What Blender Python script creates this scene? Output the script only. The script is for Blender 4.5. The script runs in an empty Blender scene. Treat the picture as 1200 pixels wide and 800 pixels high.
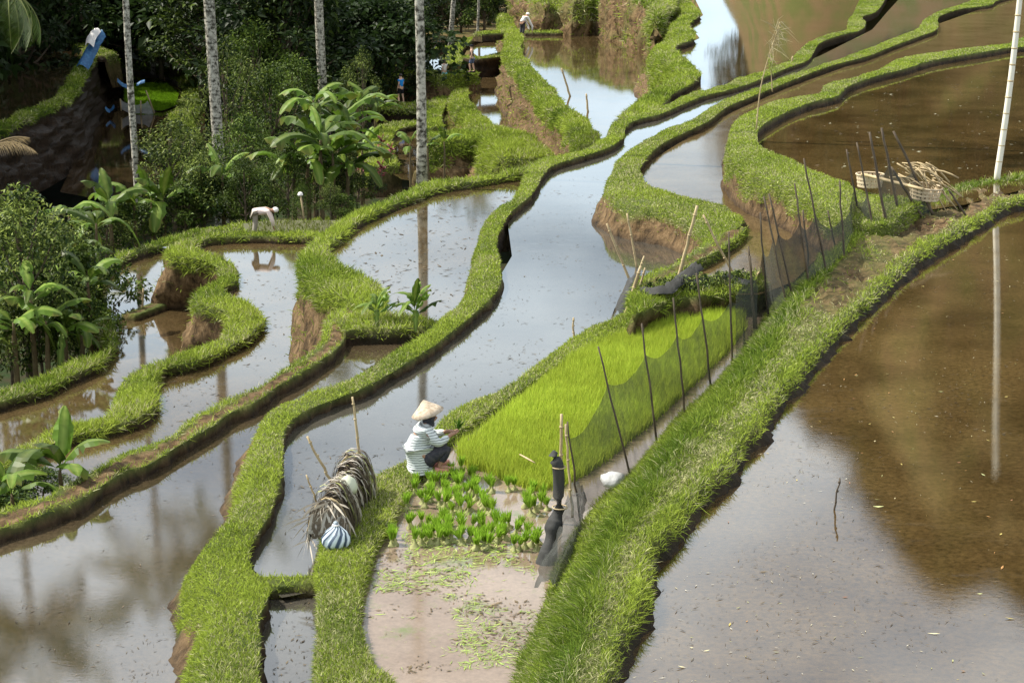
import bpy, bmesh, math, random
import numpy as np
from mathutils import Vector, Matrix

C = bpy.context.scene.collection
SC = bpy.context.scene
rng = np.random.default_rng(7)
random.seed(7)
PI = math.pi

# ------------------------------------------------------------------ camera
CAM_Z, FPX = 7.7, 2208.0
PITCH = math.atan2(530.0, FPX)
cd = bpy.data.cameras.new('camera'); cam = bpy.data.objects.new('camera', cd); C.objects.link(cam)
cam.location = (0, 0, CAM_Z); cam.rotation_euler = (PI / 2 - PITCH, 0, 0)
cd.sensor_width = 36.0; cd.lens = FPX / 1200 * 36; cd.clip_start = 0.5; cd.clip_end = 3000
SC.camera = cam
SC.view_settings.view_transform = 'Standard'; SC.view_settings.look = 'None'
SC.view_settings.gamma = 1; SC.view_settings.exposure = 0.68

# ------------------------------------------------------------------ sun and sky
SUN_EL, SUN_DIR = math.radians(50), (-1.0, 0.28)          # the sun stands to the left, a little beyond
sd = Vector((SUN_DIR[0], SUN_DIR[1], 0)).normalized()
to_sun = Vector((sd.x * math.cos(SUN_EL), sd.y * math.cos(SUN_EL), math.sin(SUN_EL)))
ld = bpy.data.lights.new('sun', 'SUN'); ld.energy = 5.0; ld.angle = math.radians(0.5); ld.color = (1, .95, .84)
sun = bpy.data.objects.new('sun', ld); C.objects.link(sun); sun.rotation_euler = to_sun.to_track_quat('Z', 'Y').to_euler()
W = bpy.data.worlds.new('World'); SC.world = W; W.use_nodes = True
nt = W.node_tree; nt.nodes.clear()
def nd(t, typ, **kw):
    n = t.nodes.new(typ)
    for k, v in kw.items():
        if k[:2] == 'i_':
            n.inputs[k[2:].replace('_', ' ')].default_value = v
        else:
            setattr(n, k, v)
    return n
out = nd(nt, 'ShaderNodeOutputWorld'); bg = nd(nt, 'ShaderNodeBackground'); bg.inputs['Strength'].default_value = 0.066
sky = nd(nt, 'ShaderNodeTexSky', sky_type='NISHITA', sun_disc=False, sun_elevation=SUN_EL, sun_rotation=math.atan2(sd.x, sd.y))
tc = nd(nt, 'ShaderNodeTexCoord'); sx = nd(nt, 'ShaderNodeSeparateXYZ'); nt.links.new(tc.outputs['Generated'], sx.inputs[0])
ad = nd(nt, 'ShaderNodeMath', operation='ADD'); ad.inputs[1].default_value = 0.22; nt.links.new(sx.outputs['Z'], ad.inputs[0])
dv = nd(nt, 'ShaderNodeVectorMath', operation='DIVIDE'); cb = nd(nt, 'ShaderNodeCombineXYZ')
for i in range(3): nt.links.new(ad.outputs[0], cb.inputs[i])
nt.links.new(tc.outputs['Generated'], dv.inputs[0]); nt.links.new(cb.outputs[0], dv.inputs[1])
nz = nd(nt, 'ShaderNodeTexNoise'); nz.inputs['Scale'].default_value = 1.7; nz.inputs['Detail'].default_value = 7; nz.inputs['Roughness'].default_value = .55
nt.links.new(dv.outputs[0], nz.inputs['Vector'])
cr = nd(nt, 'ShaderNodeValToRGB'); cr.color_ramp.elements[0].position = .30; cr.color_ramp.elements[1].position = .54
nt.links.new(nz.outputs['Fac'], cr.inputs[0])
cl = nd(nt, 'ShaderNodeMix', data_type='RGBA'); cl.inputs['B'].default_value = (11.0, 11.9, 12.8, 1)
ce_ = nd(nt, 'ShaderNodeValToRGB'); e_ = ce_.color_ramp.elements; e_[0].position = .08; e_[0].color = (.68, .86, 1, 1); e_[1].position = .42; e_[1].color = (.80, .84, .87, 1)
sc_ = nd(nt, 'ShaderNodeVectorMath', operation='SCALE'); sc_.inputs['Scale'].default_value = 16.5; nt.links.new(sx.outputs['Z'], ce_.inputs[0]); nt.links.new(ce_.outputs[0], sc_.inputs[0]); nt.links.new(sc_.outputs[0], cl.inputs['B'])
nt.links.new(cr.outputs[0], cl.inputs['Factor']); nt.links.new(sky.outputs[0], cl.inputs['A'])
nt.links.new(cl.outputs['Result'], bg.inputs['Color']); nt.links.new(bg.outputs[0], out.inputs[0])

# ------------------------------------------------------------------ projection helpers: photograph pixel -> point of the place
FW = np.array([0, math.cos(PITCH), -math.sin(PITCH)]); UP = np.array([0, math.sin(PITCH), math.cos(PITCH)]); CAM = np.array([0, 0, CAM_Z])
def ray(px, py):
    return FW + np.array([1, 0, 0]) * ((px - 600) / FPX) + UP * (-(py - 400) / FPX)
def at(px, py, z=0.0):                       # the point at height z seen at this pixel
    d = ray(px, py); return CAM + d * ((z - CAM_Z) / d[2])
def atY(px, py, Y):                          # the point at distance Y seen at this pixel
    d = ray(px, py); return CAM + d * (Y / d[1])
def ppm(p):                                  # pixels per metre at a point
    return FPX / np.dot(np.asarray(p) - CAM, FW)
def pts(s, z=0.0):
    v = [float(t) for t in s.replace(',', ' ').split()]
    return np.array([at(v[i], v[i + 1], z) for i in range(0, len(v), 2)])

# ------------------------------------------------------------------ numpy noise
def _hash(i, j, k, s):
    n = (i.astype(np.int64) * 374761393 + j.astype(np.int64) * 668265263 + k.astype(np.int64) * 2147483647 + s * 974634777) & 0xffffffff
    n = ((n ^ (n >> 13)) * 1274126177) & 0xffffffff
    n = (n ^ (n >> 16)) & 0xffffffff
    return (n & 0xffff) / 65535.0
def vnoise(P, sc=1.0, seed=0):
    P = np.asarray(P) * sc; I = np.floor(P); f = P - I; f = f * f * (3 - 2 * f); I = I.astype(np.int64); r = 0
    for a in (0, 1):
        for b in (0, 1):
            for c in (0, 1):
                w = (f[..., 0] if a else 1 - f[..., 0]) * (f[..., 1] if b else 1 - f[..., 1]) * (f[..., 2] if c else 1 - f[..., 2])
                r = r + w * _hash(I[..., 0] + a, I[..., 1] + b, I[..., 2] + c, seed)
    return r * 2 - 1
def fnoise(P, sc=1.0, seed=0):
    return vnoise(P, sc, seed) * .6 + vnoise(P, sc * 2.1, seed + 5) * .3 + vnoise(P, sc * 4.3, seed + 9) * .15

def unit(v): return v / (np.linalg.norm(v, axis=-1, keepdims=True) + 1e-9)
# ------------------------------------------------------------------ object helpers
def mesh_np(name, V, F, mat=None, parent=None, col=None, attrs=None, smooth=False):
    """V (n,3), F list of index arrays (m,3) or (m,4)"""
    me = bpy.data.meshes.new(name); V = np.ascontiguousarray(V, dtype=np.float32)
    me.vertices.add(len(V)); me.vertices.foreach_set('co', V.ravel())
    F = [np.asarray(f, dtype=np.int32) for f in F if len(f)]
    li = np.concatenate([f.ravel() for f in F]); ct = np.concatenate([np.full(len(f), f.shape[1], np.int32) for f in F])
    me.loops.add(len(li)); me.loops.foreach_set('vertex_index', li)
    st = np.concatenate([[0], np.cumsum(ct)[:-1]]).astype(np.int32)
    me.polygons.add(len(ct)); me.polygons.foreach_set('loop_start', st)
    try: me.polygons.foreach_set('loop_total', ct)
    except Exception: pass
    if smooth: me.polygons.foreach_set('use_smooth', np.ones(len(ct), bool))
    me.update(calc_edges=True); me.validate()
    if col is not None:
        a = me.attributes.new('Col', 'FLOAT_COLOR', 'POINT'); c4 = np.ones((len(V), 4), np.float32); c4[:, :3] = col
        a.data.foreach_set('color', c4.ravel())
    for k, v in (attrs or {}).items():
        a = me.attributes.new(k, 'FLOAT', 'POINT'); a.data.foreach_set('value', np.asarray(v, np.float32))
    return link(name, me, mat, parent)
def link(name, me, mat=None, parent=None):
    o = bpy.data.objects.new(name, me); C.objects.link(o)
    if mat is not None and len(me.materials) == 0: me.materials.append(mat)
    if parent is not None: o.parent = parent
    return o
def struct(o): o['kind'] = 'structure'; return o
def stuff(o): o['kind'] = 'stuff'; return o
def tag(o, label, cat, group=None):
    o['label'] = label; o['category'] = cat
    if group: o['group'] = group
    return o
def thing(name, label, cat, loc=(0, 0, 0), rz=0.0, group=None):
    o = bpy.data.objects.new(name, None); C.objects.link(o); o.location = loc; o.rotation_euler = (0, 0, rz); o.empty_display_size = .2
    return tag(o, label, cat, group)
class MB:
    """collects tubes, boxes and strips into one mesh"""
    def __init__(s): s.V = []; s.F4 = []; s.F3 = []; s.n = 0
    def add(s, V, F):
        V = np.asarray(V, float); F = np.asarray(F)
        (s.F4 if F.shape[1] == 4 else s.F3).append(F + s.n); s.V.append(V); s.n += len(V)
    def tube(s, P, R, seg=8, cap=True):
        P = np.asarray(P, float); n = len(P); R = np.broadcast_to(np.asarray(R, float), (n,))
        T = np.gradient(P, axis=0); T /= np.linalg.norm(T, axis=1)[:, None] + 1e-9
        ref = np.array([0, 0, 1.0]) if abs(T[0][2]) < .9 else np.array([1.0, 0, 0])
        A = np.cross(T, ref); A /= np.linalg.norm(A, axis=1)[:, None] + 1e-9; B = np.cross(T, A)
        a = np.linspace(0, 2 * PI, seg, endpoint=False)
        V = (P[:, None] + R[:, None, None] * (A[:, None] * np.cos(a)[None, :, None] + B[:, None] * np.sin(a)[None, :, None])).reshape(-1, 3)
        i = np.arange(n - 1)[:, None] * seg; j = np.arange(seg)[None]; k = (j + 1) % seg
        F = np.stack([i + j, i + k, i + seg + k, i + seg + j], -1).reshape(-1, 4)
        if cap:
            V = np.vstack([V, P[:1], P[-1:]]); c0, c1 = n * seg, n * seg + 1; j = np.arange(seg); k = (j + 1) % seg
            s.F3.append(np.stack([k, j, np.full(seg, c0)], -1) + s.n); e = (n - 1) * seg
            s.F3.append(np.stack([e + j, e + k, np.full(seg, c1)], -1) + s.n)
        s.add(V, F); return s
    def grid(s, G):
        G = np.asarray(G, float); a, b = G.shape[:2]
        i = np.arange(a - 1)[:, None] * b; j = np.arange(b - 1)[None]
        s.add(G.reshape(-1, 3), np.stack([i + j, i + j + 1, i + b + j + 1, i + b + j], -1).reshape(-1, 4)); return s
    def build(s, name, mat, parent=None, smooth=True, **kw):
        F = []
        if s.F4: F.append(np.concatenate(s.F4))
        if s.F3: F.append(np.concatenate(s.F3))
        return mesh_np(name, np.concatenate(s.V), F, mat, parent, smooth=smooth, **kw)
def catmull(P, n):
    P = np.asarray(P, float)
    if len(P) == 2: return P[0] + (P[1] - P[0]) * np.linspace(0, 1, n)[:, None]
    Q = np.vstack([2 * P[0] - P[1], P, 2 * P[-1] - P[-2]]); o = []
    m = max(4, int(4 * n / len(P)))
    for i in range(len(P) - 1):
        t = np.linspace(0, 1, m, endpoint=False)[:, None]; a, b, c, d = Q[i:i + 4]
        o.append(.5 * (2 * b + (c - a) * t + (2 * a - 5 * b + 4 * c - d) * t ** 2 + (3 * b - a - 3 * c + d) * t ** 3))
    o.append(P[-1:]); o = np.vstack(o); return resample(o, n)
def pxlen(P):
    P = np.asarray(P); D = P - CAM; Z = D @ FW; X = D[:, 0] / Z * FPX; Y = D @ UP / Z * FPX
    return np.concatenate([[0], np.cumsum(np.hypot(np.diff(X), np.diff(Y)) + 1e-6)])
def resample(P, n, d=None):
    if d is None: d = pxlen(P)
    t = np.linspace(0, d[-1], n); return np.stack([np.interp(t, d, P[:, i]) for i in range(3)], 1)

# ------------------------------------------------------------------ materials
def mat(name, col=(.5, .5, .5), rough=.8, spec=.3, noise=None, attr=None, bump=None, trans=0.0, metal=0.0, var=0.0):
    m = bpy.data.materials.new(name); m.use_nodes = True; t = m.node_tree; b = t.nodes['Principled BSDF']
    b.inputs['Roughness'].default_value = rough; b.inputs['Specular IOR Level'].default_value = spec; b.inputs['Metallic'].default_value = metal
    src = None
    if attr:
        a = nd(t, 'ShaderNodeAttribute', attribute_name=attr); src = a.outputs['Color']
    if noise:                                   # (scale, colour b, low, high)
        n = nd(t, 'ShaderNodeTexNoise'); n.inputs['Scale'].default_value = noise[0]; n.inputs['Detail'].default_value = 6; n.inputs['Roughness'].default_value = .6
        g = nd(t, 'ShaderNodeNewGeometry'); o_ = nd(t, 'ShaderNodeTexCoord'); t.links.new(o_.outputs['Object'], n.inputs['Vector'])
        r = nd(t, 'ShaderNodeMapRange'); r.inputs['From Min'].default_value = noise[2]; r.inputs['From Max'].default_value = noise[3]; t.links.new(n.outputs['Fac'], r.inputs['Value'])
        x = nd(t, 'ShaderNodeMix', data_type='RGBA'); x.inputs['A'].default_value = (*col, 1); x.inputs['B'].default_value = (*noise[1], 1); t.links.new(r.outputs[0], x.inputs['Factor'])
        if src is not None: t.links.new(src, x.inputs['A'])
        src = x.outputs['Result']
    if var:                                     # per-object variation
        oi = nd(t, 'ShaderNodeObjectInfo'); r = nd(t, 'ShaderNodeMapRange'); r.inputs['To Min'].default_value = 1 - var; r.inputs['To Max'].default_value = 1 + var
        t.links.new(oi.outputs['Random'], r.inputs['Value']); v = nd(t, 'ShaderNodeHueSaturation'); t.links.new(r.outputs[0], v.inputs['Value'])
        if src is not None: t.links.new(src, v.inputs['Color'])
        else: v.inputs['Color'].default_value = (*col, 1)
        src = v.outputs['Color']
    if src is not None: t.links.new(src, b.inputs['Base Color'])
    else: b.inputs['Base Color'].default_value = (*col, 1)
    if bump:
        n = nd(t, 'ShaderNodeTexNoise'); n.inputs['Scale'].default_value = bump[0]; n.inputs['Detail'].default_value = 5
        o_ = nd(t, 'ShaderNodeTexCoord'); t.links.new(o_.outputs['Object'], n.inputs['Vector'])
        u = nd(t, 'ShaderNodeBump'); u.inputs['Strength'].default_value = bump[1]; u.inputs['Distance'].default_value = bump[2]
        t.links.new(n.outputs['Fac'], u.inputs['Height']); t.links.new(u.outputs[0], b.inputs['Normal'])
    if trans:
        tr = nd(t, 'ShaderNodeBsdfTranslucent'); ms = nd(t, 'ShaderNodeMixShader'); ms.inputs[0].default_value = trans
        if src is not None: t.links.new(src, tr.inputs['Color'])
        else: tr.inputs['Color'].default_value = (*col, 1)
        o = t.nodes['Material Output']; t.links.new(b.outputs[0], ms.inputs[1]); t.links.new(tr.outputs[0], ms.inputs[2]); t.links.new(ms.outputs[0], o.inputs[0])
    return m
M = {}
M['blade'] = mat('grass_blade', attr='Col', rough=.6, spec=.08, trans=.35)
M['leaf'] = mat('tree_leaf', attr='Col', rough=.5, spec=.16, trans=.3, var=.3)
M['banana_leaf'] = mat('banana_leaf', attr='Col', rough=.45, spec=.2, trans=.35, var=.55)  # wide brightness spread puts lit and unlit leaves into the colour
M['frond'] = mat('palm_frond', attr='Col', rough=.45, spec=.4, trans=.25)
M['bark'] = mat('bark', (.16, .12, .08), .9, .2, (9, (.07, .055, .04), .35, .65), bump=(14, .5, .03))
M['stem'] = mat('banana_stem', (.13, .10, .045), .7, .3, (7, (.09, .06, .03), .4, .6))
M['soil'] = mat('forest_soil', (.035, .03, .015), .95, .1, (1.2, (.02, .035, .01), .4, .6), bump=(6, .5, .1))

def mat_bank():
    m = bpy.data.materials.new('bank_earth'); m.use_nodes = True; t = m.node_tree; b = t.nodes['Principled BSDF']; L = t.links.new
    a = nd(t, 'ShaderNodeAttribute', attribute_name='mud'); o = nd(t, 'ShaderNodeTexCoord')
    w = nd(t, 'ShaderNodeAttribute', attribute_name='wet')  # damp at the water's edge and painted shade share this mask
    n1 = nd(t, 'ShaderNodeTexNoise'); n1.inputs['Scale'].default_value = 2.2; n1.inputs['Detail'].default_value = 8; n1.inputs['Roughness'].default_value = .65; L(o.outputs['Object'], n1.inputs['Vector'])
    mp = nd(t, 'ShaderNodeMapping'); mp.inputs['Scale'].default_value = (1.6, 1.6, .9); L(o.outputs['Object'], mp.inputs['Vector'])
    n2 = nd(t, 'ShaderNodeTexNoise'); n2.inputs['Scale'].default_value = 3; n2.inputs['Detail'].default_value = 8; n2.inputs['Roughness'].default_value = .7; L(mp.outputs[0], n2.inputs['Vector'])
    r = nd(t, 'ShaderNodeValToRGB'); e = r.color_ramp.elements; e[0].position = .34; e[0].color = (.030, .019, .009, 1); e[1].position = .68; e[1].color = (.25, .165, .085, 1)
    k = e.new(.5); k.color = (.125, .078, .036, 1); L(n2.outputs['Fac'], r.inputs[0])
    g = nd(t, 'ShaderNodeValToRGB'); e = g.color_ramp.elements; e[0].position = .3; e[0].color = (.05, .075, .015, 1); e[1].position = .72; e[1].color = (.14, .16, .035, 1); L(n1.outputs['Fac'], g.inputs[0])
    x = nd(t, 'ShaderNodeMix', data_type='RGBA'); L(a.outputs['Fac'], x.inputs['Factor']); L(g.outputs[0], x.inputs['A']); L(r.outputs[0], x.inputs['B'])
    y = nd(t, 'ShaderNodeMix', data_type='RGBA', blend_type='MULTIPLY'); y.inputs['B'].default_value = (.16, .13, .11, 1); L(w.outputs['Fac'], y.inputs['Factor']); L(x.outputs['Result'], y.inputs['A'])  # tints down: shade painted on bank faces turned from the sun, plus waterline damp
    L(y.outputs['Result'], b.inputs['Base Color'])
    rr = nd(t, 'ShaderNodeMapRange'); rr.inputs['To Min'].default_value = .9; rr.inputs['To Max'].default_value = .6; L(w.outputs['Fac'], rr.inputs['Value']); L(rr.outputs[0], b.inputs['Roughness'])
    b.inputs['Specular IOR Level'].default_value = .2
    u = nd(t, 'ShaderNodeBump'); u.inputs['Strength'].default_value = 1.0; u.inputs['Distance'].default_value = .14; L(n2.outputs['Fac'], u.inputs['Height']); L(u.outputs[0], b.inputs['Normal'])
    return m
M['bank'] = mat_bank()
M['bankmud'] = mat('nursery_mud', (.075, .075, .028), .6, .3)
def mat_water(name, c1, c2, c3=None, scale=.5, ior=1.95, rough=.025, bump=.006, grain=.5):
    m = bpy.data.materials.new(name); m.use_nodes = True; t = m.node_tree; b = t.nodes['Principled BSDF']; L = t.links.new
    o = nd(t, 'ShaderNodeTexCoord')
    n = nd(t, 'ShaderNodeTexNoise'); n.inputs['Scale'].default_value = scale; n.inputs['Detail'].default_value = 9; n.inputs['Roughness'].default_value = .62; L(o.outputs['Object'], n.inputs['Vector'])
    r = nd(t, 'ShaderNodeValToRGB'); e = r.color_ramp.elements; e[0].position = .36; e[0].color = (*c1, 1); e[1].position = .62; e[1].color = (*c2, 1); L(n.outputs['Fac'], r.inputs[0])
    src = r.outputs[0]
    n3 = nd(t, 'ShaderNodeTexNoise'); n3.inputs['Scale'].default_value = 14; n3.inputs['Detail'].default_value = 6; n3.inputs['Roughness'].default_value = .75; L(o.outputs['Object'], n3.inputs['Vector'])
    q = nd(t, 'ShaderNodeMapRange'); q.inputs['From Min'].default_value = .35; q.inputs['From Max'].default_value = .65; q.inputs['To Min'].default_value = 1 - grain; q.inputs['To Max'].default_value = 1 + grain * .6; L(n3.outputs['Fac'], q.inputs['Value'])
    v = nd(t, 'ShaderNodeVectorMath', operation='SCALE'); L(src, v.inputs[0]); L(q.outputs[0], v.inputs['Scale']); src = v.outputs[0]
    if c3:
        n4 = nd(t, 'ShaderNodeTexNoise'); n4.inputs['Scale'].default_value = 1.1; n4.inputs['Detail'].default_value = 10; n4.inputs['Roughness'].default_value = .75; L(o.outputs['Object'], n4.inputs['Vector'])
        q4 = nd(t, 'ShaderNodeMapRange'); q4.inputs['From Min'].default_value = .56; q4.inputs['From Max'].default_value = .66; L(n4.outputs['Fac'], q4.inputs['Value'])
        x = nd(t, 'ShaderNodeMix', data_type='RGBA'); x.inputs['B'].default_value = (*c3, 1); L(src, x.inputs['A']); L(q4.outputs[0], x.inputs['Factor']); src = x.outputs['Result']
    nf = nd(t, 'ShaderNodeTexNoise'); nf.inputs['Scale'].default_value = 2.6; nf.inputs['Detail'].default_value = 8; nf.inputs['Roughness'].default_value = .7; mf = nd(t, 'ShaderNodeMapping'); mf.inputs['Scale'].default_value = (.45, 1, 1); L(o.outputs['Object'], mf.inputs['Vector']); L(mf.outputs[0], nf.inputs['Vector'])
    qf = nd(t, 'ShaderNodeMapRange'); qf.inputs['From Min'].default_value = .5; qf.inputs['From Max'].default_value = .68; qf.inputs['To Min'].default_value = rough; qf.inputs['To Max'].default_value = rough + .05; L(nf.outputs['Fac'], qf.inputs['Value']); L(qf.outputs[0], b.inputs['Roughness'])
    L(src, b.inputs['Base Color']); b.inputs['IOR'].default_value = ior
    mp = nd(t, 'ShaderNodeMapping'); mp.inputs['Scale'].default_value = (1, 1.6, 1); L(o.outputs['Object'], mp.inputs['Vector'])
    n2 = nd(t, 'ShaderNodeTexNoise'); n2.inputs['Scale'].default_value = 9; n2.inputs['Detail'].default_value = 8; n2.inputs['Roughness'].default_value = .72; L(mp.outputs[0], n2.inputs['Vector'])
    u = nd(t, 'ShaderNodeBump'); u.inputs['Strength'].default_value = bump; u.inputs['Distance'].default_value = .05; L(n2.outputs['Fac'], u.inputs['Height']); L(u.outputs[0], b.inputs['Normal'])
    return m
MUD1, MUD2 = (.048, .029, .010), (.092, .058, .021)
M['water_brown'] = mat_water('paddy_water_brown', MUD1, MUD2, ior=2.4)
M['water_grey'] = mat_water('paddy_water_grey', (.043, .038, .030), (.068, .061, .049), ior=2.15, grain=.25)
M['water_far'] = mat_water('paddy_water_far', (.05, .034, .015), (.09, .06, .027), ior=1.95)
M['water_left'] = mat_water('paddy_water_left', (.042, .030, .016), (.072, .053, .031), ior=2.7)
M['water_murky'] = mat_water('paddy_water_murky', (.075, .048, .020), (.115, .08, .038), ior=1.16, rough=.07)
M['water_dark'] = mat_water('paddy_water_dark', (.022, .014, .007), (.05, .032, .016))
M['water_silt'] = mat_water('paddy_water_silt', (.18, .13, .092), (.25, .19, .142), (.12, .14, .035), scale=.8, ior=1.6, rough=.06, grain=.18)

# ------------------------------------------------------------------ paddies and banks
def paddy(s, z, m, name='paddy_water'):
    P = pts(s, z); me = bpy.data.meshes.new(name); bm = bmesh.new()
    f = bm.faces.new([bm.verts.new(p) for p in P]); bm.normal_update()
    if f.normal.z < 0: f.normal_flip()
    bmesh.ops.triangulate(bm, faces=bm.faces[:]); bm.to_mesh(me); bm.free()
    return struct(link(name, me, M[m]))
GRASS = []          # (grid V, mud grid, tall, density, tint) waiting for blades
def loft(lines, mud, wet, name='terrace_bank', amp=.05, grass=None, smooth=True, seed=0):
    """lines (k, n, 3): k long lines of n points each"""
    G = np.asarray(lines, float); k, n = G.shape[:2]
    T = np.gradient(G, axis=1); T2 = np.gradient(G, axis=0); N = np.cross(T, T2); N /= np.linalg.norm(N, axis=2)[..., None] + 1e-9
    if N[..., 2].mean() < 0: N = -N
    a = amp if np.ndim(amp) == 0 else np.asarray(amp)[:, None]
    mud = np.clip(np.broadcast_to(mud, (k, n)) , 0, 1); wet = np.broadcast_to(wet, (k, n))
    d = fnoise(G, 1.6, 3 + seed) * a * (1 + .8 * mud) + fnoise(G, 5.0, 11 + seed) * a * (.45 + 1.1 * mud) - np.abs(vnoise(G * np.array([1, 1, .35]), 3.2, 17 + seed)) * a * 1.6 * mud
    G = G + N * d[..., None]
    i = np.arange(k - 1)[:, None] * n; j = np.arange(n - 1)[None]
    F = np.stack([i + j, i + j + 1, i + n + j + 1, i + n + j], -1).reshape(-1, 4)
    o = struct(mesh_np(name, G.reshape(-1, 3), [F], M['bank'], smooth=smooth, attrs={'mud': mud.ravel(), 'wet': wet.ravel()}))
    if grass: GRASS.append((G, np.where((mud > .4) & (wet < .3), np.minimum(mud, .488), mud), grass))
    return o
def bund(L, R, z, zl, zr, ol=.12, orr=.1, gl=.25, gr=0., step=5.0, crown=.015, amp=.045, grass=None, width=None, path=0.0, name='grass_bund', seed=0, shade_l=0., shade_r=1., rev=False):
    """L, R: the two top edges as pixel strings (or R None and width in m: L is the middle line); z top height, zl / zr levels either side, ol / orr toe offsets, gl / gr depth of grass on the walls"""
    zt = z
    if R is None:
        c = pts(L, zt)[::-1 if rev else 1]; n = int(max(8, pxlen(c)[-1] / step)); c = catmull(c, n)
        t = np.gradient(c, axis=0); t[:, 2] = 0; t /= np.linalg.norm(t, axis=1)[:, None] + 1e-9
        s = np.stack([-t[:, 1], t[:, 0], 0 * t[:, 0]], 1); w = width * (1 + .18 * fnoise(c, .7, 21 + seed))[:, None]
        l, r = c + s * w / 2, c - s * w / 2
    else:
        l, r = pts(L, zt), pts(R, zt); n = int(max(8, max(pxlen(l)[-1], pxlen(r)[-1]) / step)); l, r = catmull(l, n), catmull(r, n); w_ = np.minimum(.055, np.linalg.norm(r - l, axis=1) * .12)[:, None]; v_ = unit(r - l) * w_; l, r = l + v_, r - v_
    d = l - r; d[:, 2] = 0; d /= np.linalg.norm(d, axis=1)[:, None] + 1e-9
    lines, mud, wet = [], [], []
    def wall(e, dr, zb, off, g, wt, flip):
        h = zt - zb; k = int(min(22, max(3, math.ceil(h / .12)))); rows = []
        for q in range(k + 1):
            f = q / k; zz = zt - f * (h + .25); bulge = .025 * math.sin(min(1, f * h / .3) * PI)
            p = e + dr * (off * f ** 1.15 + bulge); p = p.copy(); p[:, 2] = zz
            dep = f * (h + .25); m_ = np.ones(n) if (q and g <= 0) else np.clip((dep - g * (1 + 1.1 * fnoise(p, 1.1, 31 + seed))) / .12 + .3, 0, 1) if q else np.zeros(n)
            w_ = np.full(n, wt * min(1, max(0, (dep - .05) / .12))) if q else np.zeros(n)  # painted shade, strongest on the side away from the sun
            w_ = np.maximum(w_, np.clip(1 - (zz - zb) / .12, 0, 1) * .8)  # damp mud just above the water
            rows.append((p, m_, w_))
        return rows[::-1] if flip else rows[1:]
    for p, m_, w_ in wall(l, d, zl, ol, gl, shade_l, True): lines.append(p); mud.append(m_); wet.append(w_)
    nt_ = 5
    for q in range(1, nt_ + 1):
        f = q / (nt_ + 1); p = l + (r - l) * f; p = p.copy(); p[:, 2] += crown * math.sin(f * PI)
        pm = np.clip(path * np.clip(1.2 - abs(f - .58) * 3.2 + fnoise(p, 1.3, 41) * .8, 0, 1), 0, 1)
        lines.append(p); mud.append(pm); wet.append(np.zeros(n))
    lines.append(r); mud.append(np.zeros(n)); wet.append(np.zeros(n))
    for p, m_, w_ in wall(r, -d, zr, orr, gr, shade_r, False): lines.append(p); mud.append(m_); wet.append(w_)
    Z = np.array(lines); lo = min(zl, zr) - .3; caps = []
    for e, q in ((0, 1), (-1, -2)):
        dd = Z[:, e] - Z[:, q]; dd[:, 2] = 0; mdir = dd.mean(0); mdir /= np.linalg.norm(mdir) + 1e-9; h = zt - lo
        c1 = Z[:, e] + mdir * .07 * h; c1[:, 2] -= .3 * (Z[:, e, 2] - lo); c2 = Z[:, e] + mdir * .22 * h; c2[:, 2] = lo; caps.append((c1, c2))
    Z = np.concatenate([caps[0][1][:, None], caps[0][0][:, None], Z, caps[1][0][:, None], caps[1][1][:, None]], 1)
    ex = lambda A, v: np.concatenate([np.full((len(A), 1), v), np.full((len(A), 1), v * .6), A, np.full((len(A), 1), v * .6), np.full((len(A), 1), v)], 1)
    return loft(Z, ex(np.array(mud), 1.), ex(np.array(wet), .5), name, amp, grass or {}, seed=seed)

exec_later = []
# levels
ZP, ZB, ZC, ZD, ZS = 0.0, .55, 1.25, 1.0, .15
ZA, ZP1, ZN, ZR = -.35, -.5, -2.3, -3.7
ZF, ZG, ZH, ZI, ZJ, ZT, ZL = -.4, -2.1, -4.6, -5.2, -3.9, -3.6, -5.4
# ---- water sheets
paddy('330,700 290,660 320,560 345,490 520,395 570,350 600,300 595,262 640,205 735,150 735,140 800,118 880,98 960,66 1022,35 1040,14 1080,-30 1260,-45 1170,4 1115,18 1090,40 1000,72 930,98 850,125 790,158 735,185 728,225 790,250 850,262 800,300 765,330 735,372 690,392 600,460 520,505 470,560 400,600 380,690', ZP, 'water_grey')
paddy('305,690 385,675 385,860 300,860', ZP - .06, 'water_grey')
paddy('745,200 760,190 800,165 850,135 920,104 1000,75 1060,48 1100,28 1180,0 1330,-40 1330,20 1200,50 1120,64 1030,88 965,110 900,128 862,150 858,200 900,240 960,255 1000,260 930,330 890,345 740,345 775,318 870,262 750,232', ZB, 'water_murky')
paddy('905,128 960,110 1030,85 1120,62 1200,48 1330,22 1900,-10 1900,215 1330,215 1200,222 1130,240 1060,250 985,225 950,208 880,178', ZC, 'water_brown')
paddy('690,830 745,655 870,500 960,405 1060,310 1170,238 1330,215 2300,215 2300,1000 690,1000', ZD, 'water_brown')
paddy('440,830 418,740 425,650 470,585 510,540 520,510 640,420 740,375 900,362 900,400 830,470 720,575 650,700 600,830', ZS, 'water_silt')
paddy('-160,760 -160,640 0,612 100,575 200,530 300,470 385,420 405,380 440,370 480,380 520,372 505,395 440,432 330,480 300,540 285,590 250,640 235,700 240,790 200,900 -160,900', ZP1, 'water_left')
paddy('375,300 420,268 500,232 610,205 625,215 585,270 570,320 545,352 500,392 430,392 450,365 456,345 400,325', ZA, 'water_far')
paddy('190,290 240,279 375,279 365,300 350,330 350,420 400,390 330,460 250,495 150,545 40,592 20,565 60,525 170,500 185,460 190,435 290,400 300,370 240,350 280,330 230,295', ZN, 'water_far')
paddy('-120,520 -60,470 0,470 110,430 128,395 100,360 108,320 150,292 205,280 245,300 280,330 240,345 265,360 300,370 290,395 200,440 165,500 60,530 -40,570', ZR, 'water_far')
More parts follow.
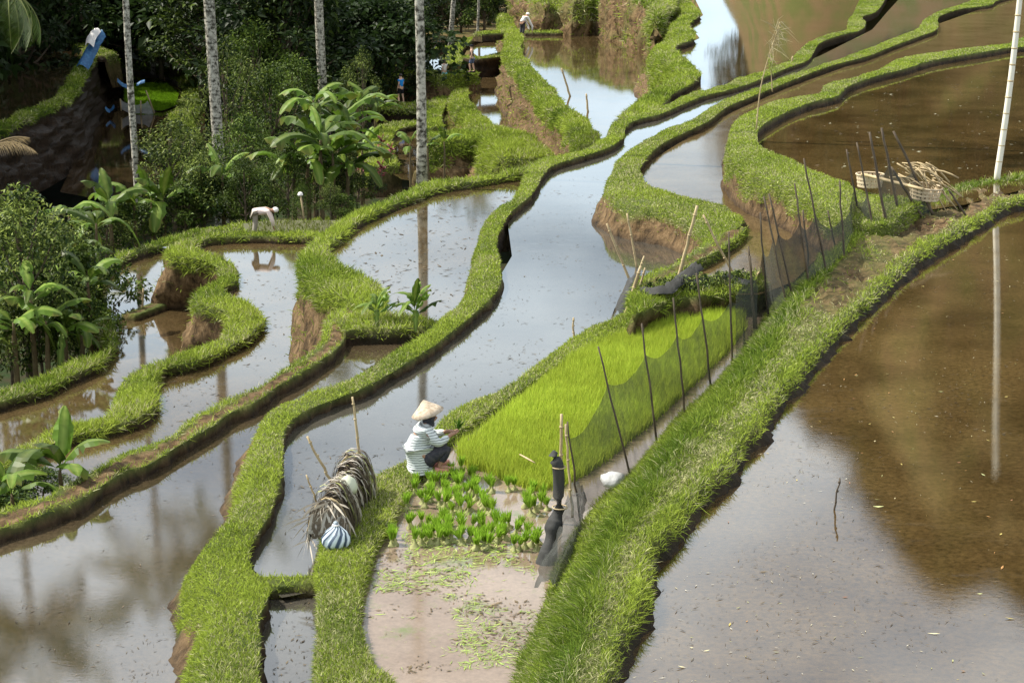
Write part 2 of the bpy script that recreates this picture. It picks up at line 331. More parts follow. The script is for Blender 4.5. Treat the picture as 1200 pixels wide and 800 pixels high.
paddy('755,132 785,120 815,95 785,62 820,45 808,30 824,18 800,-30 850,-62 1100,-62 1035,8 1010,30 990,40 940,62 900,85 800,118', ZF, 'water_far')
paddy('600,36 640,30 700,36 745,52 785,60 800,95 760,135 715,165 695,170 660,140 630,110 605,75', ZG, 'water_far')
paddy('560,70 590,66 600,100 640,180 620,200 590,160 555,140 545,110 545,95', ZH, 'water_far')
paddy('500,135 520,105 545,90 560,110 570,140 575,165 520,165', ZI, 'water_far')
paddy('480,85 490,62 540,56 545,75 535,92 500,95', ZJ, 'water_far')
paddy('540,52 552,44 600,44 600,66 560,66', ZT, 'water_far')
paddy('440,160 455,146 500,140 505,160 500,215 470,210 445,195', ZL, 'water_far')
paddy('590,18 620,14 650,16 640,32 600,36', -2.0, 'water_far')
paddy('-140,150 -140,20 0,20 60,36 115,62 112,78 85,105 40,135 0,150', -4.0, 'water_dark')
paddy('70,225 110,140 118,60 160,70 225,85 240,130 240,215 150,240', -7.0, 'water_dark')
paddy('285,262 320,258 400,258 395,280 290,280', -2.2, 'bankmud')

# ---- bunds
gN = dict(len=(.035, .078), dens=1.9, dry=.2)
bund('242,830 240,800 240,760 243,700 233,660 236,640 255,620 275,597 290,562 300,510 310,487 325,475 350,465 387,452 410,445 440,425 455,415 480,400 505,385 525,365 542,352 555,325 560,300 565,275 575,250 587,241 600,235 612,215 619,197 637,186 675,179 700,167 712,160 717,147 732,139 750,134 785,121 800,113 825,106 850,99 865,92 900,82 925,71 935,61 950,49 970,41 995,34 994,24 1000,17 1007,2 1020,-20',
     '308,830 309,800 311,760 312,720 322,690 300,665 300,640 318,610 322,598 333,560 337,520 342,500 360,483 400,467 430,455 470,432 510,407 525,395 540,383 562,365 577,350 589,330 587,300 584,282 596,255 611,240 622,230 630,219 638,205 650,194 692,181 717,172 731,161 735,147 750,140 775,134 800,123 825,113 850,107 875,100 900,90 925,79 947,71 954,61 962,50 987,41 1008,36 1015,28 1010,20 1029,12 1045,-14',
     .16, ZP1, ZP, ol=.65, orr=.06, gl=.4, grass=gN, name='grass_bund')
bund('720,196 724,186 750,168 780,152 812,140 830,128 850,117 875,108 900,99 925,90 950,81 1000,64 1050,44 1075,35 1082,25 1100,14 1125,6 1140,1 1200,-18',
     '752,199 760,185 775,171 790,162 812,152 832,142 850,127 875,116 900,106 932,93 975,77 1017,66 1050,53 1080,42 1099,34 1100,20 1125,11 1162,6 1172,0 1240,-18', ZB + .17, ZP, ZB, ol=.35, orr=.05, gl=.4, grass=gN)
bund('722,197 712,210 712,226 730,238 752,243 780,247 800,255 817,265 832,278', '752,199 756,212 775,222 800,229 825,237 850,241 862,249 872,260 862,270', ZB + .17, ZP, ZB, ol=.55, orr=.12, gl=.16, amp=.06, grass=gN)
bund('842,274 830,280 810,295 785,310 760,318 742,330', '876,266 868,277 847,292 812,310 800,318 775,336', .74, ZP, ZB, ol=.4, orr=.1, path=1.0, gl=.5, gr=.3, grass=dict(len=(.05, .12), dens=.6), shade_r=.3)
bund('738,350 752,338 790,332 830,328 890,318', '742,372 765,362 800,350 840,345 895,338', .60, ZB, ZS, ol=.2, orr=.3, gl=.5, gr=.1, shade_r=.3, amp=.17, grass=dict(len=(.06, .14), dens=1.3, dark=.2))
bund('1700,2 1330,26 1200,44 1182,52 1125,58 1075,65 1050,70 1025,84 1000,92 967,100 960,110 925,116 900,121 880,131 862,142 854,160 853,178 862,190 888,206 925,220 955,236 985,252 1010,262 1045,262',
     '1700,16 1330,42 1200,55 1185,56 1150,62 1112,68 1087,73 1062,81 1025,90 992,103 985,112 950,121 925,131 902,143 890,152 888,158 890,168 900,176 932,189 955,200 985,212 1020,226 1050,230 1085,234', ZC + .2, ZB, ZC, ol=.35, orr=.05, gl=.4, grass=gN, crown=.05)
# big bank with the fence: bed edge, shoulder, crest, far-side pond
def poly_loft(rows, n, sub, **kw):
    """rows: [(pixels, z)], each a long line; sub: how many lines to put between two"""
    Q = [catmull(pts(s, z), n) for s, z in rows]; O = []
    for a, b, k in zip(Q[:-1], Q[1:], sub):
        for q in range(k): O.append(a + (b - a) * q / k)
    O.append(Q[-1]); return O
rows = [('590,840 600,792 612,765 625,735 637,697 650,657 668,625 690,600 735,560 770,515 803,485 834,456 862,425 885,395 905,360 935,325 965,290 985,268', ZS - .1),
        ('607,840 620,795 633,765 645,735 657,697 670,657 690,622 712,592 752,552 790,508 820,478 850,447 878,415 898,385 920,350 952,315 985,275 1010,250', .55),
        ('648,840 662,797 672,765 684,735 694,700 706,660 724,620 745,590 780,545 815,500 845,468 872,438 898,405 918,375 942,340 972,305 1010,265 1050,240 1110,222 1150,212 1200,206 1330,190', ZD + .27),
        ('692,840 707,797 722,750 746,700 755,650 785,612 795,595 820,570 850,540 875,507 900,472 932,435 965,397 1000,362 1020,345 1060,307 1075,297 1112,275 1150,254 1175,239 1200,233 1330,212', ZD + .22)]
n = 230
O = poly_loft(rows, n, (4, 5, 6)); k = len(O)
last = O[-1]; t = np.gradient(last, axis=0); s = np.stack([t[:, 1], -t[:, 0], 0 * t[:, 0]], 1); s /= np.linalg.norm(s, axis=1)[:, None]
for q in (1, 2, 3, 4):
    p = last + s * (.02 + .085 * q) + np.array([0, 0, -.12 * q]); O.append(p)
O = np.array(O); mud = np.zeros(O.shape[:2]); wet = np.zeros(O.shape[:2])
yy = O[:, :, 1]
for q in range(k - 6, k - 1): mud[q] = np.clip((yy[q] - 26) / 4, 0, 1) * np.clip(.8 + fnoise(O[q], 1.2, 50) * .9, 0, 1) * min(1, 1.5 - abs(q - (k - 3.4)) / 3)
mud[k + 1:] = 1; mud[k] = .6; wet[k:] = .9; mud[0] = .8  # lip facing away from the sun gets painted shade
loft(O, mud, wet, 'grass_bank', .07, dict(len=(.045, .11), dens=1.9, dark=.02, dry=.14, bands=True))
# bank between the main paddy and the seedling bed, with the seated farmer
bund('362,840 365,800 368,740 370,690 374,640 385,612 405,590 440,556 470,540 490,520 520,488 545,473 590,453 620,433 650,410 690,383 715,376 738,360',
     '478,840 462,797 442,785 430,750 426,725 425,700 430,672 437,647 447,630 460,610 470,592 485,565 505,545 522,520 600,465 660,425 700,403 750,382', .27, ZP, ZS, ol=.1, orr=.12, gl=.2, gr=.2, grass=dict(len=(.035, .08), dens=2.0, dry=.28), amp=.05)
bund('300,672 330,672 350,675 385,672', '300,690 325,690 345,687 385,686', .08, ZP, ZP - .06, gl=.3, gr=.06, grass=dict(len=(.05, .1), dens=.7), amp=.05)
# brown path bund
bund('-160,628 -60,612 0,597 50,583 80,565 112,550 140,536 175,520 205,507 217,495 240,480 275,463 300,453 320,443 340,428 362,413 378,398 385,372 405,358',
     '-160,660 -60,640 0,621 37,610 70,596 85,592 125,567 150,552 175,545 212,522 250,500 270,485 300,472 325,454 350,440 370,427 395,410 407,394 420,372', -.32, ZN, ZP1, ol=.5, orr=.08, gl=.6, path=2.2, grass=dict(len=(.05, .12), dens=1.2))
bund('395,372 430,366 460,368 490,372 520,376', '405,388 430,386 460,386 490,384 520,384', -.22, ZA, ZP1, grass=dict(len=(.08, .16), dens=1.2), gl=.3, gr=.15, amp=.05)
# bund round the blue paddy, its nose standing on a tall mud wall
bund('640,190 600,203 550,210 500,215 475,225 450,237 425,246 405,256 385,270 367,283 355,297 352,310 362,325 385,340 410,352 432,362 450,368',
     '640,199 600,207 550,215 525,219 505,224 490,231 460,241 435,252 415,265 397,279 385,291 386,299 396,307 420,320 440,331 454,345 450,362', -.2, ZN, ZA, ol=.75, orr=.06, gl=.45, gr=.1, grass=dict(len=(.1, .2), dens=1.2), amp=.07)
# stepped bund between the two lower paddies
bund('375,272 340,272 300,274 250,275 217,282 197,290 200,298 225,302 250,307 260,315 257,330 232,340 227,350 240,357 265,365 270,375 262,390 257,398 217,414 192,424 160,434 142,450 135,475 125,490 80,500 50,510 0,535 -80,570',
     '375,279 340,279 300,278 250,280 232,285 226,290 240,297 262,303 279,314 280,324 275,331 258,341 260,348 282,352 300,361 307,371 310,378 300,389 290,397 262,411 225,426 195,433 182,444 187,463 180,478 160,492 120,504 80,514 30,536 -60,590', -2.12, ZR, ZN, ol=1.0, orr=.06, gl=.3, gr=.1, grass=dict(len=(.1, .2), dens=1.1), amp=.07)
bund('200,350 175,360 150,369', None, ZR + .15, ZR, ZR, width=.5, grass=None, gl=0, gr=0, path=1)
bund('-80,478 0,459 62,436 90,421 125,413 128,400 108,372 104,340 118,312 135,300 165,290 200,279 240,268 300,262 400,256', '-80,495 0,472 50,457 82,442 112,428 132,410 138,398 128,372 118,345 127,318 142,304 170,293 205,284 245,273 300,268 400,262', ZR + .22, -4.2, ZR, gl=.3, gr=.1, grass=dict(len=(.1, .2), dens=1.0, dark=.3), amp=.06)
# bunds of the valley beyond
bund('592,18 595,30 605,45 600,58 612,75 622,90 638,104 645,118 660,130 675,140 682,150 690,168', None, ZG + .25, ZH, ZG, rev=True, width=.9, ol=.7, orr=.1, gl=.6, grass=dict(len=(.1, .22), dens=1.3), amp=.16, seed=1)
bund('560,40 600,38 660,38', None, ZG + .2, ZG, ZG, width=.9, grass=dict(len=(.15, .25), dens=1.0))
bund('786,-20 800,2 812,16 797,30 806,44 780,55 786,68 806,84 802,95 778,108 755,128 742,142', None, ZF + .25, ZG, ZF, rev=True, width=.95, ol=1.3, orr=.08, gl=.8, grass=dict(len=(.1, .22), dens=1.2), amp=.15, seed=2)
bund('594,60 578,66 566,74 557,82 547,94 540,104 541,116 548,126 560,138 572,148 590,161 612,178 640,190', None, ZH + .3, ZI - .3, ZH, rev=True, width=.85, ol=.8, gl=.6, grass=dict(len=(.1, .22), dens=1.2), amp=.14, seed=3)
bund('556,84 540,92 526,104 514,122 508,140 512,150', None, ZI + .35, ZL, ZI, rev=True, width=.8, ol=.7, gl=.6, grass=dict(len=(.1, .22), dens=1.2), amp=.14, seed=4)
bund('458,90 462,74 480,63 494,58 520,56 536,56', None, ZJ + .3, -6.2, ZJ, width=1.0, ol=.6, gl=.7, grass=dict(len=(.1, .22), dens=1.2), amp=.12, seed=5)
bund('462,82 480,84 500,84 520,88 536,88 545,84', None, ZJ + .35, ZJ, ZL, width=1.4, orr=.9, gr=.6, shade_r=0, grass=dict(len=(.1, .22), dens=1.3), amp=.16, seed=6)
bund('534,74 532,62 540,52 552,46 580,44 600,44', None, ZT + .3, ZJ, ZT, width=.9, ol=.5, gl=.4, grass=dict(len=(.1, .22), dens=1.2), amp=.12, seed=7)
bund('545,66 562,68 580,66 600,62', None, ZT + .25, ZT, ZH, width=.9, grass=dict(len=(.1, .22), dens=1.2), amp=.1, seed=8)
bund('452,196 446,180 446,160 456,150 476,146 500,142', None, ZL + .3, -6.2, ZL, width=1.3, ol=.7, gl=.9, grass=dict(len=(.1, .22), dens=1.3), amp=.12, seed=9)
bund('445,122 470,126 490,124 510,120', None, -4.9, -5.6, ZL - .2, width=2.2, gl=.6, gr=.3, path=.4, grass=dict(len=(.12, .25), dens=1.0), amp=.1, seed=10)
bund('500,160 525,160 550,158 575,156 600,164 625,184', None, -3.6, ZI, -5.6, width=2.6, orr=1.5, gr=1.0, gl=.5, shade_r=0, grass=dict(len=(.18, .35), dens=1.5), amp=.25, seed=11)
# grassy and earthen slopes
def slope(base, zb, top_dy, rise, n, rows=8, back=6.0, mudf=.6, grass=None, amp=.3, seed=0, name='earth_slope'):
    """a slope whose foot runs along BASE at height zb; it rises RISE metres and steps back"""
    a = catmull(pts(base, zb), n); t = np.gradient(a, axis=0); s = np.stack([-t[:, 1], t[:, 0], 0 * t[:, 0]], 1); s /= np.linalg.norm(s, axis=1)[:, None]
    O = []; mud = []
    for q in range(rows + 1):
        f = q / rows; p = a + s * (back * f ** 1.3) * top_dy; p = p.copy(); p[:, 2] += rise * f - (.3 if q == 0 else 0); O.append(p)
        mud.append(np.clip(mudf + fnoise(p, .35, 60 + seed) * 1.3, 0, 1) if q else np.ones(n))
    return loft(O, np.array(mud), np.zeros((rows + 1, n)), name, amp, grass, seed=seed)
def cliff(base, zb, rise, n, seed, mudf, grass):
    a = catmull(pts(base, zb), n); h = np.interp(np.linspace(0, 1, n), np.linspace(0, 1, len(rise)), rise); s = np.array([.12, 1., 0])
    O, mud = [], []
    for f, b in [(-.15, -.3), (0, 0), (.12, .15), (.25, .3), (.4, .5), (.55, .8), (.68, 1.2), (.8, 1.6), (.9, 2.2), (1, 3.2), (1.03, 5), (1.06, 9), (1.1, 16), (1.15, 40)]:
        p = a + s * b + np.array([0, 0, 1.]) * (f * h)[:, None] + s * (fnoise(a * 1.0 + np.array([0, 0, f * 1.5]), .3, seed) * 1.3 * (0 < f < 1.05))[:, None]; O.append(p); mud.append(np.clip(mudf + fnoise(p, .3, 60 + seed) * 1.6 - (f > .92) * .8, 0, 1) if f > .1 else np.ones(n))
    return loft(O, np.array(mud), np.zeros((len(O), n)), 'earth_slope', .32, grass, seed=seed)
cliff('594,20 610,34 622,38 636,41 652,40 668,43 684,42 697,41 708,46 722,50 740,56 755,62 768,68 782,60', ZG, [2.0, 2.2, 2.5, 3.2, 3.4, 2.8, 2.0], 150, 3, .95, dict(len=(.2, .4), dens=1.3, dry=.25))
# the valley floor under everything, the forest floor, and the hill on the far side
def sheet(name, x0, x1, y0, y1, nx, ny, fz, m, mudv=None, grass=None):
    X, Y = np.meshgrid(np.linspace(x0, x1, nx), np.linspace(y0, y1, ny)); P = np.stack([X, Y, 0 * X], -1); P[..., 2] = fz(X, Y) ; n = nx
    i = np.arange(ny - 1)[:, None] * n; j = np.arange(nx - 1)[None]; F = np.stack([i + j, i + j + 1, i + n + j + 1, i + n + j], -1).reshape(-1, 4)
    o = struct(mesh_np(name, P.reshape(-1, 3), [F], m, smooth=True, attrs={'mud': np.full(nx * ny, mudv or 0), 'wet': np.zeros(nx * ny)}))
    return o
def n2(X, Y, sc, seed): return fnoise(np.stack([X, Y, 0 * X], -1), sc, seed)
sheet('ground', -1500, 1500, -60, 2600, 120, 120, lambda X, Y: -9 + 0 * X, M['soil'])
def hill_z(X, Y):
    u = X / np.maximum(Y, 1)
    el = np.interp(u, [-.02, .10, .125, .15, .19, .24, .30, .5, .9], [0, .0, .05, .235, .26, .35, .36, .34, .3])
    f = np.clip((Y - 168) / 60, 0, 1) ; f = f * f * (3 - 2 * f)
    return -8.5 + f * (8.5 + el * (Y - 18)) * (el > .001) + n2(X, Y, .05, 3) * 1.2 * f
sheet('hill', -10, 330, 160, 330, 150, 70, hill_z, mat('hillside', (.13, .085, .040), .95, .1, (.35, (.075, .085, .022), .42, .6)), .15)
# ---- the shaded terraces of the upper valley
gD = dict(len=(.12, .25), dens=1.0, dark=.45)  # dark: shade of this corner put into the grass colour
bund('-60,168 -20,158 0,148 40,130 66,118 82,104 88,92 96,80 104,66 112,52 118,44', None, -3.8, -4.0, -7.2, width=.75, orr=1.0, gr=.35, gl=.2, shade_r=1., amp=.2, grass=gD, seed=12, name='grass_bund')  # shade of this bank's face painted into its earth colour
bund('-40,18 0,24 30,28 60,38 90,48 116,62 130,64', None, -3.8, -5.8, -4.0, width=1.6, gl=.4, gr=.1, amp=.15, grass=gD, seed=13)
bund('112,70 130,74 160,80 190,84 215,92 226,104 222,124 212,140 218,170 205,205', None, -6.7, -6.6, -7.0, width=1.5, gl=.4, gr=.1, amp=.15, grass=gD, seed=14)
paddy('148,102 170,100 196,101 208,112 206,124 190,130 160,128 146,118', -6.93, 'bankmud', 'nursery_mud')
# ------------------------------------------------------------------ grass
def blades(name, P, D, Ln, Wd, Cl, m, bend=.5, parent=None):
    """curved two-piece blades; P roots, D directions, Ln lengths, Wd widths, Cl colours"""
    n = len(P); s = unit(np.cross(D, unit(rng.normal(size=(n, 3)) + np.array([0, .8, 0])))) * (Wd[:, None] / 2)
    dr = unit(rng.normal(size=(n, 3)) * np.array([1, 1, .2])) * bend * Ln[:, None] * rng.uniform(.1, 1, (n, 1)); dr[:, 2] -= np.abs(rng.normal(size=n)) * .25 * bend * Ln
    mid = P + D * Ln[:, None] * .55 + dr * .25; tip = P + D * Ln[:, None] + dr
    V = np.stack([P - s, P + s, mid - s * .8, mid + s * .8, tip], 1).reshape(-1, 3); b = np.arange(n)[:, None] * 5
    F = np.concatenate([b + [0, 1, 3], b + [0, 3, 2], b + [2, 3, 4]])
    return stuff(mesh_np(name, V, [F], m, parent, col=np.repeat(Cl, 5, 0)))
G_FRESH, G_DEEP, G_DRY = np.array([.345, .425, .06]), np.array([.105, .17, .02]), np.array([.52, .50, .26])
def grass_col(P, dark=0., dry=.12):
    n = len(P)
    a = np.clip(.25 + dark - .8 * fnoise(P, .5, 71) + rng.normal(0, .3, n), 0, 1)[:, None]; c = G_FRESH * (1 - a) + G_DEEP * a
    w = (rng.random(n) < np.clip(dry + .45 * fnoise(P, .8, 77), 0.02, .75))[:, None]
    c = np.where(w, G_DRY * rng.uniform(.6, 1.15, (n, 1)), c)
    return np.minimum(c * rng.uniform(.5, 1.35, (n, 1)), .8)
TOTAL = 0
for G, mud, g in GRASS:
    if not g: continue
    k, n = G.shape[:2]; a, b, c, d = G[:-1, :-1], G[:-1, 1:], G[1:, 1:], G[1:, :-1]
    cr_ = np.cross(c - a, d - b) * .5; A = np.linalg.norm(cr_, axis=2); N = unit(cr_); N = np.where(N[..., 2:].mean() < 0, -N, N)
    ce = (a + b + c + d) / 4; mm = (mud[:-1, :-1] + mud[1:, 1:]) / 2
    z = (ce - CAM) @ FW; s = FPX / z; px = 600 + (ce - CAM)[..., 0] * s; py = 400 - ((ce - CAM) @ UP) * s
    vis = (px > -70) & (px < 1270) & (py > -70) & (py < 900)
    E = A * g.get('dens', 1) * 1700 * (s / 110) ** 1.15 * np.clip(1.1 - 2.2 * mm, 0, 1) * vis * np.clip(1 + .8 * fnoise(ce, 1.4, 61), .3, 1.5)
    cnt = rng.poisson(np.minimum(E, 4000)); idx = np.repeat(np.arange(cnt.size), cnt.ravel()); m_ = len(idx)
    if not m_: continue
    u, v = rng.random((m_, 1)), rng.random((m_, 1)); i, j = np.unravel_index(idx, cnt.shape)
    P = (a[i, j] * (1 - u) + b[i, j] * u) * (1 - v) + (d[i, j] * (1 - u) + c[i, j] * u) * v; Nn = N[i, j]; s_ = s[i, j]
    D = unit(Nn * .45 + np.array([0, 0, .3]) + rng.normal(0, .5, (m_, 3)))
    lo, hi = g.get('len', (.08, .16)); Ln = rng.uniform(lo, hi, m_) * (1 + .75 * fnoise(P, 1.1, 81)); Wd = np.maximum(.006, .85 / s_) * rng.uniform(.7, 1.3, m_)
    dk, dr_ = g.get('dark', 0.), g.get('dry', .12)
    if g.get('bands'):                       # tall dark weeds by the fence, a trampled strip, fresh grass at the lip
        f = i / (k - 1) + .05 * fnoise(P, .9, 91); w1 = np.exp(-((f - .42) / .12) ** 2); w2 = np.exp(-((f - .63) / .07) ** 2); dk = dk + .55 * w1 - .35 * (f > .74); dr_ = dr_ + .5 * w2 - .1 * w1
        Ln = Ln * (1 + .7 * w1 - .35 * w2); D = unit(D + rng.normal(0, .8, (m_, 3)) * w2[:, None] * np.array([1, 1, .2]))
    blades('grass', P, D, Ln, Wd, grass_col(P, dk, dr_), M['blade'], .55); TOTAL += m_
print('grass blades', TOTAL)
# the bright rice nursery
def inpoly(X, Y, Q):
    r = np.zeros(X.shape, bool); n = len(Q)
    for a in range(n):
        x0, y0 = Q[a]; x1, y1 = Q[(a + 1) % n]; c = ((y0 > Y) != (y1 > Y)) & (X < (x1 - x0) * (Y - y0) / (y1 - y0 + 1e-12) + x0); r ^= c
    return r
def fill(s, z, per_m2):
    Q = pts(s, z)[:, :2]; lo, hi = Q.min(0), Q.max(0); n = int((hi - lo).prod() * per_m2); X = rng.uniform(lo[0], hi[0], n); Y = rng.uniform(lo[1], hi[1], n); k = inpoly(X, Y, Q)
    return np.stack([X[k], Y[k], np.full(k.sum(), z)], 1)
RICE = '534,530 560,515 600,482 650,442 690,412 735,394 790,374 840,364 868,362 872,388 850,416 815,450 770,492 725,530 690,556 655,574 625,577 595,566 565,553 548,552'
P = fill(RICE, ZS - .01, 3600); P = P[rng.random(len(P)) < np.clip(1.25 + 1.1 * fnoise(P, 2.2, 15), .25, 1)]; e = .05 * fnoise(P, 1.2, 5); P[:, :2] += rng.normal(0, .02, (len(P), 2)); n = len(P)
col = np.array([.38, .485, .06]) * (1 + .22 * fnoise(P, .9, 8) + .12 * fnoise(P, 4, 8))[:, None] * rng.uniform(.75, 1.2, (n, 1)) * np.array([1, 1, 1]) + rng.random((n, 1)) * np.array([.05, .02, 0])
blades('rice_seedling_grass', P, unit(np.array([.05, 0, 1]) + rng.normal(0, .16, (n, 3))), rng.uniform(.15, .27, n) + e * 1.5, np.full(n, .011), col, M['blade'], .25)
P = fill('148,102 170,100 196,101 208,112 206,124 190,130 160,128 146,118', -6.93, 260); n = len(P)
blades('rice_seedling_grass', P, unit(np.array([0, 0, 1]) + rng.normal(0, .25, (n, 3))), rng.uniform(.2, .35, n), np.full(n, .07), np.array([.16, .30, .012]) * rng.uniform(.7, 1.2, (n, 1)), M['blade'], .3)
# ------------------------------------------------------------------ trees and plants
def leaf_cloud(n_l, centres, radii, size, c1, c2, seed, flat=.55, asp=.42):
    r = np.random.default_rng(seed); k = len(centres); w = radii ** 2; ci = r.choice(k, n_l, p=w / w.sum())
    d = unit(r.normal(size=(n_l, 3))); rad = radii[ci] * (r.random(n_l) ** .45); P = centres[ci] + d * rad[:, None] * np.array([1, 1, .8])
    out = unit(d * .6 + r.normal(0, .6, (n_l, 3)) + np.array([0, 0, -.1])); L = size * r.uniform(.6, 1.3, n_l)
    up = unit(np.array([0, 0, 1.0]) + r.normal(0, .55, (n_l, 3)) + d * .3); sd_ = unit(np.cross(out, up)); up = np.cross(sd_, out)
    tip = P + out * L[:, None] - np.array([0, 0, 1]) * (L * .15)[:, None]; m_ = P + out * L[:, None] * .45 ; w_ = (L * asp)[:, None] * .5
    V = np.stack([P, m_ + sd_ * w_ + up * w_ * .35, tip, m_ - sd_ * w_ + up * w_ * .35], 1).reshape(-1, 3); b = np.arange(n_l)[:, None] * 4
    F = np.concatenate([b + [0, 2, 1], b + [0, 3, 2]])
    t = r.random((n_l, 1)) ** 2.6; tint = r.normal(0, .5, (k, 1))[ci]; t = np.clip(t + .25 * tint, 0, 1)  # mostly dark leaves, few bright: shade and sunlit glints put into leaf colour
    return V, F, np.repeat(np.asarray(c1) * (1 - t) + np.asarray(c2) * t, 4, 0)
def crown_parts(seed, lobes, spread, h, base):
    r = np.random.default_rng(seed); cs, rs = [], []
    for i in range(lobes):
        f = (i + .5) / lobes; z = base + (h - base) * (f ** .8); wd = math.sin(min(1, .25 + f * .8) * PI) ** .6; a = i * 2.4 + r.random() * .8
        q = spread * wd * r.uniform(.35, 1.0); cs.append([q * math.cos(a), q * math.sin(a), z]); rs.append(spread * r.uniform(.2, .42))
    return np.array(cs), np.array(rs)
TREE_MESH = {}
def tree_meshes(key, seed, h, spread, base, lobes, n_l, size, c1, c2, asp=.42, trunk_r=.12):
    """one trunk mesh with limbs and one crown mesh, kept for copies"""
    cs, rs = crown_parts(seed, lobes, spread, h * .93, base); r = np.random.default_rng(seed + 1)
    mb = MB(); top = np.array([r.normal(0, .1), r.normal(0, .1), h * .8])
    p = np.array([top * f + np.array([math.sin(f * 4 + seed) * .05 * h * .3, math.cos(f * 3 + seed) * .03 * h, 0]) * f for f in np.linspace(0, 1, 9)]); p[0, 2] = -.4
    mb.tube(p, np.linspace(trunk_r, trunk_r * .3, 9), 7)
    for c, q in zip(cs, rs):
        s = p[min(7, max(1, int(8 * max(.15, (c[2] - q) / h * .9))))]
        m_ = (s + c) / 2 + np.array([0, 0, -.1 * np.linalg.norm(c - s)]) ; mb.tube(np.array([s, m_, c]), [trunk_r * .4, trunk_r * .27, trunk_r * .1], 5, False)
    t = mb.build('trunk', M['bark']); V, F, col = leaf_cloud(n_l, cs, rs, size, c1, c2, seed + 2, asp=asp); cr_ = mesh_np('crown', V, [F], M['leaf'], col=col)
    TREE_MESH[key] = (t.data, cr_.data); bpy.data.objects.remove(t); bpy.data.objects.remove(cr_)
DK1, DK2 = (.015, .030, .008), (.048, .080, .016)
MD1, MD2 = (.016, .036, .006), (.14, .20, .03)
LT1, LT2 = (.04, .075, .012), (.33, .40, .09)
tree_meshes('shrub', 1, 2.6, 1.25, .35, 15, 2600, .135, MD1, LT2, trunk_r=.06)
tree_meshes('shrub2', 2, 2.2, 1.4, .25, 15, 2600, .15, MD1, MD2, .5, trunk_r=.06)
tree_meshes('bushy', 3, 5.0, 1.9, 1.0, 18, 4200, .16, MD1, LT2, trunk_r=.11)
tree_meshes('bushy2', 4, 6.0, 2.3, .8, 20, 4600, .2, MD1, MD2, trunk_r=.13)
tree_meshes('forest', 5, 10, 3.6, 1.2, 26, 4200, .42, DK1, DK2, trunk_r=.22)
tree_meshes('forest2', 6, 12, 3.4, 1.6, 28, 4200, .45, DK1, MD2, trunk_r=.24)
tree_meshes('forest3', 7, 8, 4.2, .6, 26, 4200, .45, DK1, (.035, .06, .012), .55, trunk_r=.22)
tree_meshes('airy', 8, 8.5, 2.6, 2.2, 20, 2400, .24, MD1, LT2, trunk_r=.12)
def tree(key, loc, h_scale=1.0, rz=None, label='', group=None, name='tree', cat='tree', wide=None):
    t = thing(name, label, cat, loc, random.uniform(0, 6.28) if rz is None else rz, group)
    w = wide or h_scale; t.scale = (w, w, h_scale)
    link('trunk', TREE_MESH[key][0], None, t); link('crown', TREE_MESH[key][1], None, t); return t
tree_meshes('hedge', 12, 1.0, .75, .12, 14, 700, .13, MD1, LT2, .5, trunk_r=.03)
H0 = dict(hedge=1.0, shrub=2.6, shrub2=2.2, bushy=5., bushy2=6., forest=10., forest2=12., forest3=8., airy=8.5)
def tree_px(key, bx, by, z, top, label, wide=1.0, **kw):
    """base at a pixel on height z, top at pixel row TOP"""
    p = at(bx, by, z); hgt = atY(bx, top, p[1])[2] - z; s = hgt / H0[key]; return tree(key, p, s, label=label, wide=s * wide, **kw)

# banana plants: the stem and each leaf a part
BAN = []
def ban_leaf(seed, L=1.7, Wd=.42, droop=.5):
    r = np.random.default_rng(seed); n = 12; t = np.linspace(0, 1, n); pet = .16
    x = L * (t * (1 - .18 * droop * t)); z = L * (.75 * t * (1 - .35 * t) - droop * .85 * t ** 2.2)
    w = Wd / 2 * np.clip((t - pet) / .12, 0, 1) ** .6 * np.clip((1 - t) / .22, 0.02, 1) ** .55 + .012
    G = np.zeros((n, 5, 3))
    for j, f in enumerate((-1, -.5, 0, .5, 1)):
        G[:, j, 0] = x + abs(f) * w * .25; G[:, j, 1] = f * w * (1 + .06 * r.normal(size=n)); G[:, j, 2] = z - abs(f) ** 1.4 * w * .45 + (abs(f) == .5) * w * .18 + .012 * r.normal(size=n) * abs(f)
    for i in range(3, n - 1):                       # torn edges
        for j, jj in ((0, 1), (4, 3)):
            if r.random() < .42: q = r.uniform(.25, .8); G[i, j] = G[i, j] * (1 - q) + G[i, jj] * q
            elif r.random() < .3: G[i, j, 2] -= w[i] * r.uniform(.3, .9)
    c = np.zeros((n, 5, 3)); c[:] = np.array([.085, .15, .016]); c[:, 2] = np.array([.18, .24, .045]); c *= r.uniform(.75, 1.2, (n, 5, 1)); c[n - 3:, ::4] = c[n - 3:, ::4] * .5 + np.array([.10, .07, .02])
    mb = MB(); V = []; F = []; q = 0
    rip = [(int(r.integers(4, n - 1)), s_) for s_ in (0, 1) for _ in range(r.integers(0, 3))]
    for i in range(n - 1):
        for j in range(4):
            a = [G[i, j], G[i, j + 1], G[i + 1, j + 1], G[i + 1, j]]
            if any(i == k and ((j < 2) == (sd__ == 0)) for k, sd__ in rip): a[3] = G[i, j] * .65 + G[i + 1, j] * .35 if j in (0, 1) else a[3]
            V += a; F.append([q, q + 1, q + 2, q + 3]); q += 4
    cc = np.concatenate([np.stack([c[i, j], c[i, j + 1], c[i + 1, j + 1], c[i + 1, j]]) for i in range(n - 1) for j in range(4)])
    o = mesh_np('leaf', np.array(V), [np.array(F)], M['banana_leaf'], col=cc, smooth=True); me = o.data; bpy.data.objects.remove(o); return me
BL = [ban_leaf(i, droop=d, Wd=w_) for i, (d, w_) in enumerate(((.15, .36), (.4, .40), (.7, .34), (1.0, .42), (1.35, .32), (.55, .46)))]
